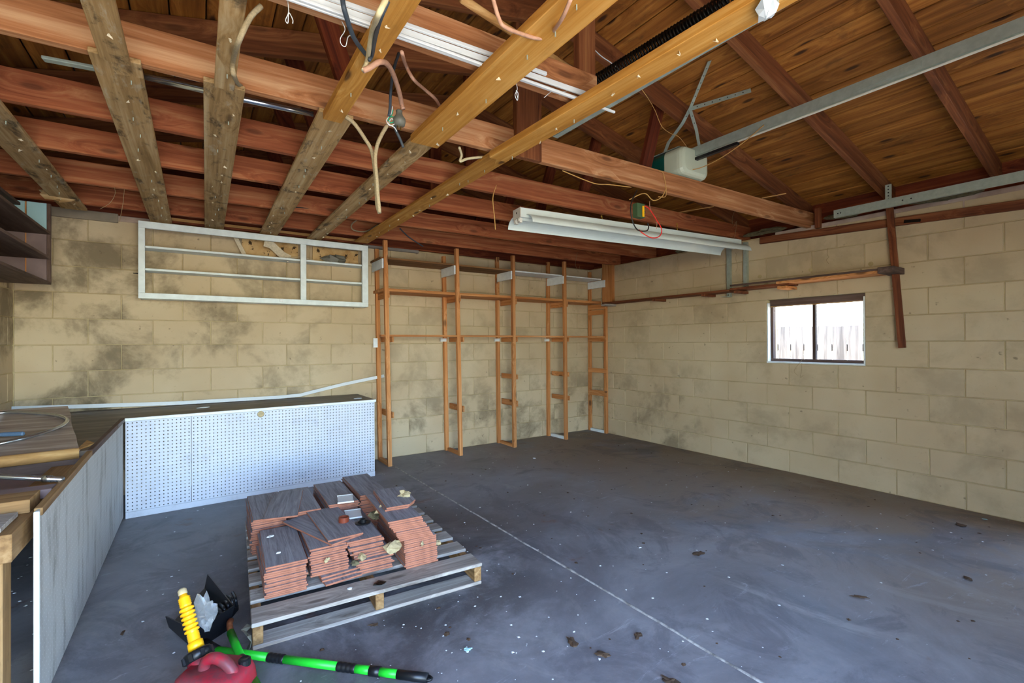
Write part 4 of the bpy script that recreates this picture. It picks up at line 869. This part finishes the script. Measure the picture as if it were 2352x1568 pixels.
for k in range(2): tile(.90+.004*k, 2.53, zf_+TT/2+.0006+k*(TT+.0006), R(-7+k), ['broken short tile under another at the back of the right stack', 'broken short tile lying topmost at the back of the right stack'][k], TS)
zr1 = stack(.240, .41, 2.838, PZ, 18, 'rear left stack of the pallet', 0, 0, seed=8)
zr2 = stack(.425, .595, 2.845, PZ, 18, 'rear stack second from the left', 0, 0, seed=9)
tile(.417, 3.013, max(zr1, zr2)+TT/2+.001, R(-13), 'loose tile turned across the two rear left stacks')
zr3 = stack(.622, .792, 2.835, PZ, 19, 'rear stack third from the left', .01, 0, jit=.01, seed=10)
zr4 = stack(.812, .982, 2.865, PZ, 20, 'rear right stack of the pallet', 0, 0, seed=11)
for k in range(4): tile(.255+.004*k, 2.60+.005*k, PZ+TT/2+.0003+k*(TT+.0004), R(-3), 'tile at the bottom left, half hidden between the two left stacks') if False else None
# things lying on the tiles
g = lathe([(.026, 0), (.026, .026), (.022, .026), (.022, .004)], 20)
tag(geo('ring_cap', g, M['redring'], at(.640, 2.575, RZ)), 'small rust-red plastic ring standing on the top tile', 'ring')
bf = thing('black_fitting', (.735, 2.56, zd_), 'flat black round fitting with a raised hub on the third front stack', 'fitting')
geo('flange', lathe([(.040, 0), (.040, .005), (.028, .006), (.028, .003)], 18), M['black'], at(.735, 2.555, zd_+.001), bf); geo('hub', lathe([(.018, .005), (.018, .022), (.012, .022), (.012, .01)], 14), M['black'], at(.735, 2.555, zd_+.001), bf)
def clip(x, y, z, a, lb):
    t_ = thing('white_clip_panel', (x, y, z), lb, 'panel', 'white plastic panels on the tiles', a)
    Q = at(x, y, z, a)
    geo('panel', bx((-.042, -.06, .002), (.042, .06, .006)), M['vinyl'], Q, t_)
    for s in (-1, 1): geo('lip', bx((-.044, s*.064-.005, 0), (.044, s*.064+.005, .008)), M['vinyl'], Q, t_)
clip(.715, 2.84, max(zr3, zd_)+.014, R(-12), 'white ribbed plastic panel, farther of the two on the tiles')
clip(.722, 2.70, zd_+.006, R(-12), 'white ribbed plastic panel, nearer of the two on the tiles')
for i, (x, y, z, s, lb) in enumerate(((.835, 2.46, zf_-.02, .05, 'large tan mortar crust draped over the leaning stack edge'), (.79, 2.52, zf_-.06, .04, 'grey-green mortar clump between the third and right stacks'), (.945, 2.50, zf_+.028, .035, 'tan paper scrap on the broken short tiles'),
        (.822, 2.30, .20, .045, 'pale crumpled paper wedged left of the right stack'), (.935, 2.222, .215, .018, 'small tan mortar patch on the front of the right stack'), (.66, 2.312, .185, .03, 'tan mortar lump on the front of the third stack'),
        (.625, 2.31, .165, .02, 'dark mortar crumb between the second and third stacks'), (.50, 2.325, .205, .016, 'leaf-shaped paper scrap on the front of the second stack'), (1.03, 2.24, .19, .018, 'tan foam bead at the right side of the right stack'))):
    tag(geo('mortar_scrap', blob(s, s*.35 if i in (4, 5, 7) else s*.7, s*.55, .5, 60+i, 9, 5), M['foam' if i not in (1, 6) else 'insul'], at(x, y, z, i)), lb, 'scrap')
tag(geo('paint_flake', blob(.018, .012, .004, .3, 90, 7, 3), M['chip'], at(.30, 2.66, z1_+.004)), 'larger white flake at the back of the front left stack', 'flake')
tag(geo('paint_flake', blob(.012, .007, .004, .3, 91, 7, 3), M['chip'], at(.31, 2.43, z1_+.004)), 'small white flake near the front of the front left stack', 'flake')
tag(geo('paint_flake', blob(.012, .01, .005, .2, 92, 7, 3), M['chip'], at(.57, 2.19, .11)), 'white pebble lying on the front pallet board', 'flake')
tag(geo('dark_scrap', blob(.03, .025, .006, .3, 93, 8, 3), M['iron'], at(.70, 2.16, .112)), 'dark crumpled film scrap on the front pallet board', 'scrap')
tag(geo('strap_tail', ribbon([(0.172,2.186,0.080),(0.149,2.156,0.080)]+[(0.165,2.120,0.072),(0.172,2.120,0.053),(0.168,2.120,0.034),(0.159,2.120,0.020)], (0, 1, .2), .022, .003), M['lead']), 'frayed grey plastic strap hanging off the left pallet corner', 'strap')
# ------------------------------------------------------------------ pet-waste tray and rake with green handles
def rodseg(parent, name, a, b, r0, r1, mat, rib=0):
    a, b = Vector(a), Vector(b); n_ = 24 if rib else 2
    f = (lambda t: r0+(rib*abs(math.sin(t*math.pi*4)))) if rib else (lambda t: r0+(r1-r0)*t)
    V, Fc = tubegeo([a.lerp(b, i/(n_-1)) for i in range(n_)], f, 14); return geo(name, (V, Fc), M[mat], None, parent, True)
tray = thing('waste_tray', (0, 2.4, 0), 'black long-handled waste tray with bright green pole lying on the floor', 'tray')
hp = [Vector(p_) for p_ in [(0.047,2.167,0.035)]+[(0.691,1.570,0.020)]]
def hl(t): return hp[0].lerp(hp[1], t)
for a, b, m_, rib in ((0, .272, 'green', 0), (.268, .345, 'black', .0015), (.34, .595, 'green', 0), (.59, .672, 'black', .0015), (.668, .745, 'green', 0), (.775, .86, 'green', 0)):
    rodseg(tray, 'grip_ring' if m_ == 'black' else 'pole_section', hl(a), hl(b), .0145 if m_ == 'green' else .0155, .0145, m_, rib)
rodseg(tray, 'handle_clip', hl(.735), hl(.78), .0175, .0175, 'black'); rodseg(tray, 'handle_end', hl(.855), hl(.985), .0155, .0165, 'black')
geo('hang_loop', ring(hl(.985), .010, .005, (0, 0, 1), 14), M['black'], None, tray, True)
# pan: flared sheet tray lying open on the floor, rear wall at the pole end
A_, B_, E_, D_ = Vector((-.105, 2.475, .02)), Vector((.028, 2.74, .035)), Vector((.105, 2.345, .006)), Vector((-.012, 2.255, .006))
def sheet(name, q, t=.004):
    q = [Vector(p_) for p_ in q]; nv = (q[1]-q[0]).cross(q[2]-q[0]).normalized()*t; n_ = len(q)
    return geo(name, (q+[p_+nv for p_ in q], [tuple(range(n_))[::-1], tuple(range(n_, 2*n_))]+[(i, (i+1) % n_, n_+(i+1) % n_, n_+i) for i in range(n_)]), M['black'], None, tray)
uz = lambda p_, h_, o_=(0, 0): p_+Vector((o_[0], o_[1], h_))
sheet('floor_plate', (A_, D_, E_, B_)); sheet('rear_wall', (D_, E_, uz(E_, .10, (.02, -.01)), uz(D_, .10, (-.005, -.03))))
sheet('side_wall', (D_, A_, uz(A_, .05, (-.012, .0)), uz(D_, .10, (-.005, -.03)))); sheet('side_wall', (B_, E_, uz(E_, .10, (.02, -.01)), uz(B_, .06, (.012, .01))))
rodseg(tray, 'pole_socket', (.02, 2.235, .035), hl(.02), .018, .017, 'black')
rake = thing('hand_rake', (.1, 2.4, 0), 'small five-tined rake with bright green handle crossing the tray pole', 'rake')
rp = [Vector(p_) for p_ in [(0.108,2.229,0.050)]+[(0.132,1.989,0.062)]+[(0.163,1.778,0.075)]]
rodseg(rake, 'pole_section', rp[0], rp[0].lerp(rp[1], .93), .0145, .0145, 'green'); rodseg(rake, 'grip_ring', rp[0].lerp(rp[1], .93), rp[1].lerp(rp[2], .32), .0155, .0155, 'black', .0015)
rodseg(rake, 'pole_section', rp[1].lerp(rp[2], .32), rp[1].lerp(rp[2], 2.2), .0145, .0145, 'green')
hd = [Vector(p_) for p_ in [(0.113,2.324,0.050),(0.085,2.339,0.050),(0.145,2.426,0.050)]]
tube('neck', [rp[0], rp[0].lerp(hd[0], .5)+Vector((-.004, 0, .012)), hd[0]], .012, M['redwood'], rake)
geo('crossbar', ribbon([hd[1], hd[0].lerp(hd[1], .5), hd[2]], (0, 0, 1), .022, .007), M['black'], None, rake)
for q, m_, t_ in zip([(0.090,2.347,0.050),(0.102,2.366,0.050),(0.116,2.384,0.050),(0.129,2.404,0.050),(0.141,2.420,0.050)], [(0.077,2.324,0.100),(0.089,2.347,0.100),(0.103,2.378,0.100),(0.119,2.413,0.100),(0.135,2.406,0.100)], [(0.067,2.459,0.055),(0.080,2.493,0.055),(0.092,2.519,0.055),(0.109,2.552,0.055),(0.132,2.573,0.055)]):
    tube('tine', [q, m_, t_], .0065, M['black'], rake, 6)
# ------------------------------------------------------------------ red fuel can
can = thing('fuel_can', (.045, 1.855, 0), 'grimy red plastic fuel can with yellow corrugated spout', 'fuel can', None, R(-12))
CM = at(.045, 1.855, 0, R(-40))
# body outline in side view (local x = width, z = height), rounded, with a hand hole under the carrying bar
W2, Dp, H = .112, .085, .15
def ring_out(sx, sy, n_=28):
    o = []
    for k in range(n_):
        a = 2*math.pi*k/n_; c, s = math.cos(a), math.sin(a)
        o.append((sx*math.copysign(abs(c)**.45, c), sy*math.copysign(abs(s)**.45, s)))
    return o
V, Fc = [], []; lv = [(0, .93), (.012, 1), (.085, 1), (.115, .97), (.135, .90), (.148, .74)]
for z, k in lv: V += [(x*1, y, z) for x, y in ring_out(W2*k, Dp*k)]
for i in range(len(lv)-1):
    for k in range(28): Fc.append((i*28+k, i*28+(k+1) % 28, (i+1)*28+(k+1) % 28, (i+1)*28+k))
Fc += [tuple(range(28))[::-1], tuple((len(lv)-1)*28+k for k in range(28))]
geo('body', (V, Fc), M['red'], CM, can, True)
P = [CM @ Vector(v) for v in ((-.035, -.01, .125), (-.025, -.01, .168), (.005, -.01, .184), (.04, -.01, .174), (.066, -.01, .15), (.078, -.01, .12))]
tube('carry_handle', P, .018, M['red'], can, 12)
NB = CM @ Vector((-.078, .03, .132)); ND = (Vector((-.04, 2.045, .30))-NB).normalized()
def along(prof, name, mat, seg=20):
    Q = Matrix.Translation(NB) @ ND.to_track_quat('Z', 'Y').to_matrix().to_4x4(); return geo(name, lathe(prof, seg), M[mat], Q, can, True)
along([(.034, -.02), (.036, .0), (.036, .02)], 'neck', 'red')
cp = along([(.030, .012), (.042, .014), (.043, .04), (.038, .045), (.03, .046)], 'collar', 'black')
for k in range(8):
    a = 2*math.pi*k/8; Q = Matrix.Translation(NB) @ ND.to_track_quat('Z', 'Y').to_matrix().to_4x4()
    geo('grip_rib', bx((.041, -.006, .016), (.0475, .006, .038)), M['black'], Q @ Matrix.Rotation(a, 4, 'Z'), cp)
pr = [(.029, .046), (.029, .075), (.024, .078)]
for k in range(5): pr += [(.021, .080+k*.006), (.0235, .083+k*.006)]
for k in range(6):
    z = .112+k*.0165; pr += [(.0185, z), (.0275, z+.004), (.0275, z+.010), (.0185, z+.014)]
for k in range(5): pr += [(.020, .213+k*.007), (.0235, .2165+k*.007)]
pr += [(.016, .25), (.014, .262)]
along([(r_*.82, .046+(z_-.046)*.90) for r_, z_ in pr], 'spout', 'yellow', 24)
along([(.010, .236), (.014, .240), (.014, .254), (.008, .260)], 'spout_cap', 'foam', 16)
VC = CM @ Matrix.Translation((.08, .035, .14))
geo('vent_cap', lathe([(.012, -.02), (.015, -.006), (.019, -.005), (.019, .016), (.014, .02), (.004, .018)], 16), M['black'], VC, can)
V = [CM @ Vector(v) for v in ((.1, -.03, .17), (.135, .0, .16))]
tag(geo('plastic_wrap', blob(.036, .014, .05, .6, 47, 9, 7), M['film'], Matrix.Translation(NB+ND*.15+Vector((.045, .03, .0))) @ Matrix.Rotation(R(-20), 4, 'Z')), 'crumpled clear plastic wrap hanging on the yellow spout', 'wrap')
# ------------------------------------------------------------------ litter
rr = random.Random(21); V, Fc = [], []
def flake(x, y, s, z=.0005):
    k = len(V); a = rr.random()*6; n_ = rr.choice((4, 5))
    for q in range(n_):
        t = a+2*math.pi*q/n_; r_ = s*rr.uniform(.6, 1.2); V.append((x+r_*math.cos(t), y+r_*math.sin(t), z))
    V.append((x, y, z+s*.35)); Fc.extend([(k+q, k+(q+1) % n_, k+n_) for q in range(n_)])
for _ in range(420):
    x, y = rr.uniform(-.3, 4.4), rr.uniform(.6, 4.8)
    if rr.random() < .55: x, y = rr.gauss(.9, .7), rr.gauss(2.1, .8)
    if not (-.40 < x < 4.5 and .4 < y < 4.85): continue
    if .15 < x < 1.22 and 2.08 < y < 3.4: continue
    if x < 1.36 and y > 4.2: continue
    flake(x, y, rr.choice((.003, .004, .005, .008)))
for _ in range(60): flake(rr.uniform(-.95, -.5), rr.uniform(2.3, 4.0), rr.choice((.004, .006, .01)))
tag(ob('paint_chips', mk(V, Fc, M['chip'])), 'white paint chips sprinkled over the concrete floor', 'chips', kind='stuff')
V, Fc = [], []
for _ in range(160):
    x, y = rr.uniform(.2, 4.5), rr.uniform(.5, 4.6)
    if .15 < x < 1.22 and 2.05 < y < 3.4: continue
    if x < 1.4 and y > 4.2: continue
    flake(x, y, rr.choice((.006, .008, .012)))
tag(ob('dirt_crumbs', mk(V, Fc, M['leaf'])), 'dark dirt crumbs and leaf bits over the floor', 'crumbs', kind='stuff')
LV = [([(2.395,1.669,0.000)][0], .05, 'leaf', 'flattened dark leaf clump in the middle of the floor'), ([(4.194,0.951,0.000)][0], .05, 'leaf', 'dark leaf scrap near the base of the right wall'), ([(4.464,0.897,0.000)][0], .02, 'skyblue', 'small pale blue wad by the right wall'),
      ([(0.890,1.663,0.000)][0], .022, 'skyblue', 'pale blue paper chip in front of the pallet'), ([(1.513,1.343,0.000)][0], .03, 'leaf', 'curled dark leaf beside the floor joint'), ([(1.261,1.462,0.000)][0], .045, 'leaf', 'flat grey leaf patch near the front'),
      ([(1.310,1.338,0.000)][0], .04, 'leaf', 'brown flattened leaf nearest the floor joint'), ([(2.179,1.914,0.000)][0], .014, 'chip', 'white chip on the open floor right of the joint'), ([(2.350,3.298,0.000)][0], .013, 'chip', 'white chip on the floor towards the shelving'),
      ([(2.948,4.017,0.000)][0], .03, 'chip', 'white bird-dropping splat near the shelving feet'), ([(0.631,2.030,0.000)][0], .03, 'leaf', 'dark film scrap on the floor in front of the pallet'), ([(0.865,1.798,0.000)][0], .022, 'leaf', 'curled brown leaf right of the pallet corner'),
      ([(-0.266,2.570,0.000)][0], .03, 'leaf', 'thin curved bark strip on the floor near the grey panel'), ([(2.618,0.957,-0.000)][0], .05, 'leaf', 'dark twig lying on the right part of the floor'), ([(-0.181,4.806,0.000)][0], .02, 'leaf', 'brown leaf bit before the pegboard'),
      ([(3.277,0.720,0.000)][0], .03, 'leaf', 'small dark leaf at the far right of the floor'), ([(1.404,1.096,0.000)][0], .05, 'leaf', 'leaf crust at the bottom edge of the picture')]
for i, (c0, s, m_, lb) in enumerate(LV):
    tag(geo('leaf' if m_ == 'leaf' else 'paper_chip', blob(s*.72, s*.72*(.25 if 'twig' in lb or 'strip' in lb else .6), min(.0035, s*.15), .45, 70+i, 11, 4), M[m_], at(c0[0], c0[1], min(.006, s*.2)*.8, i*.9)), lb, 'leaf' if m_ == 'leaf' else 'chip')
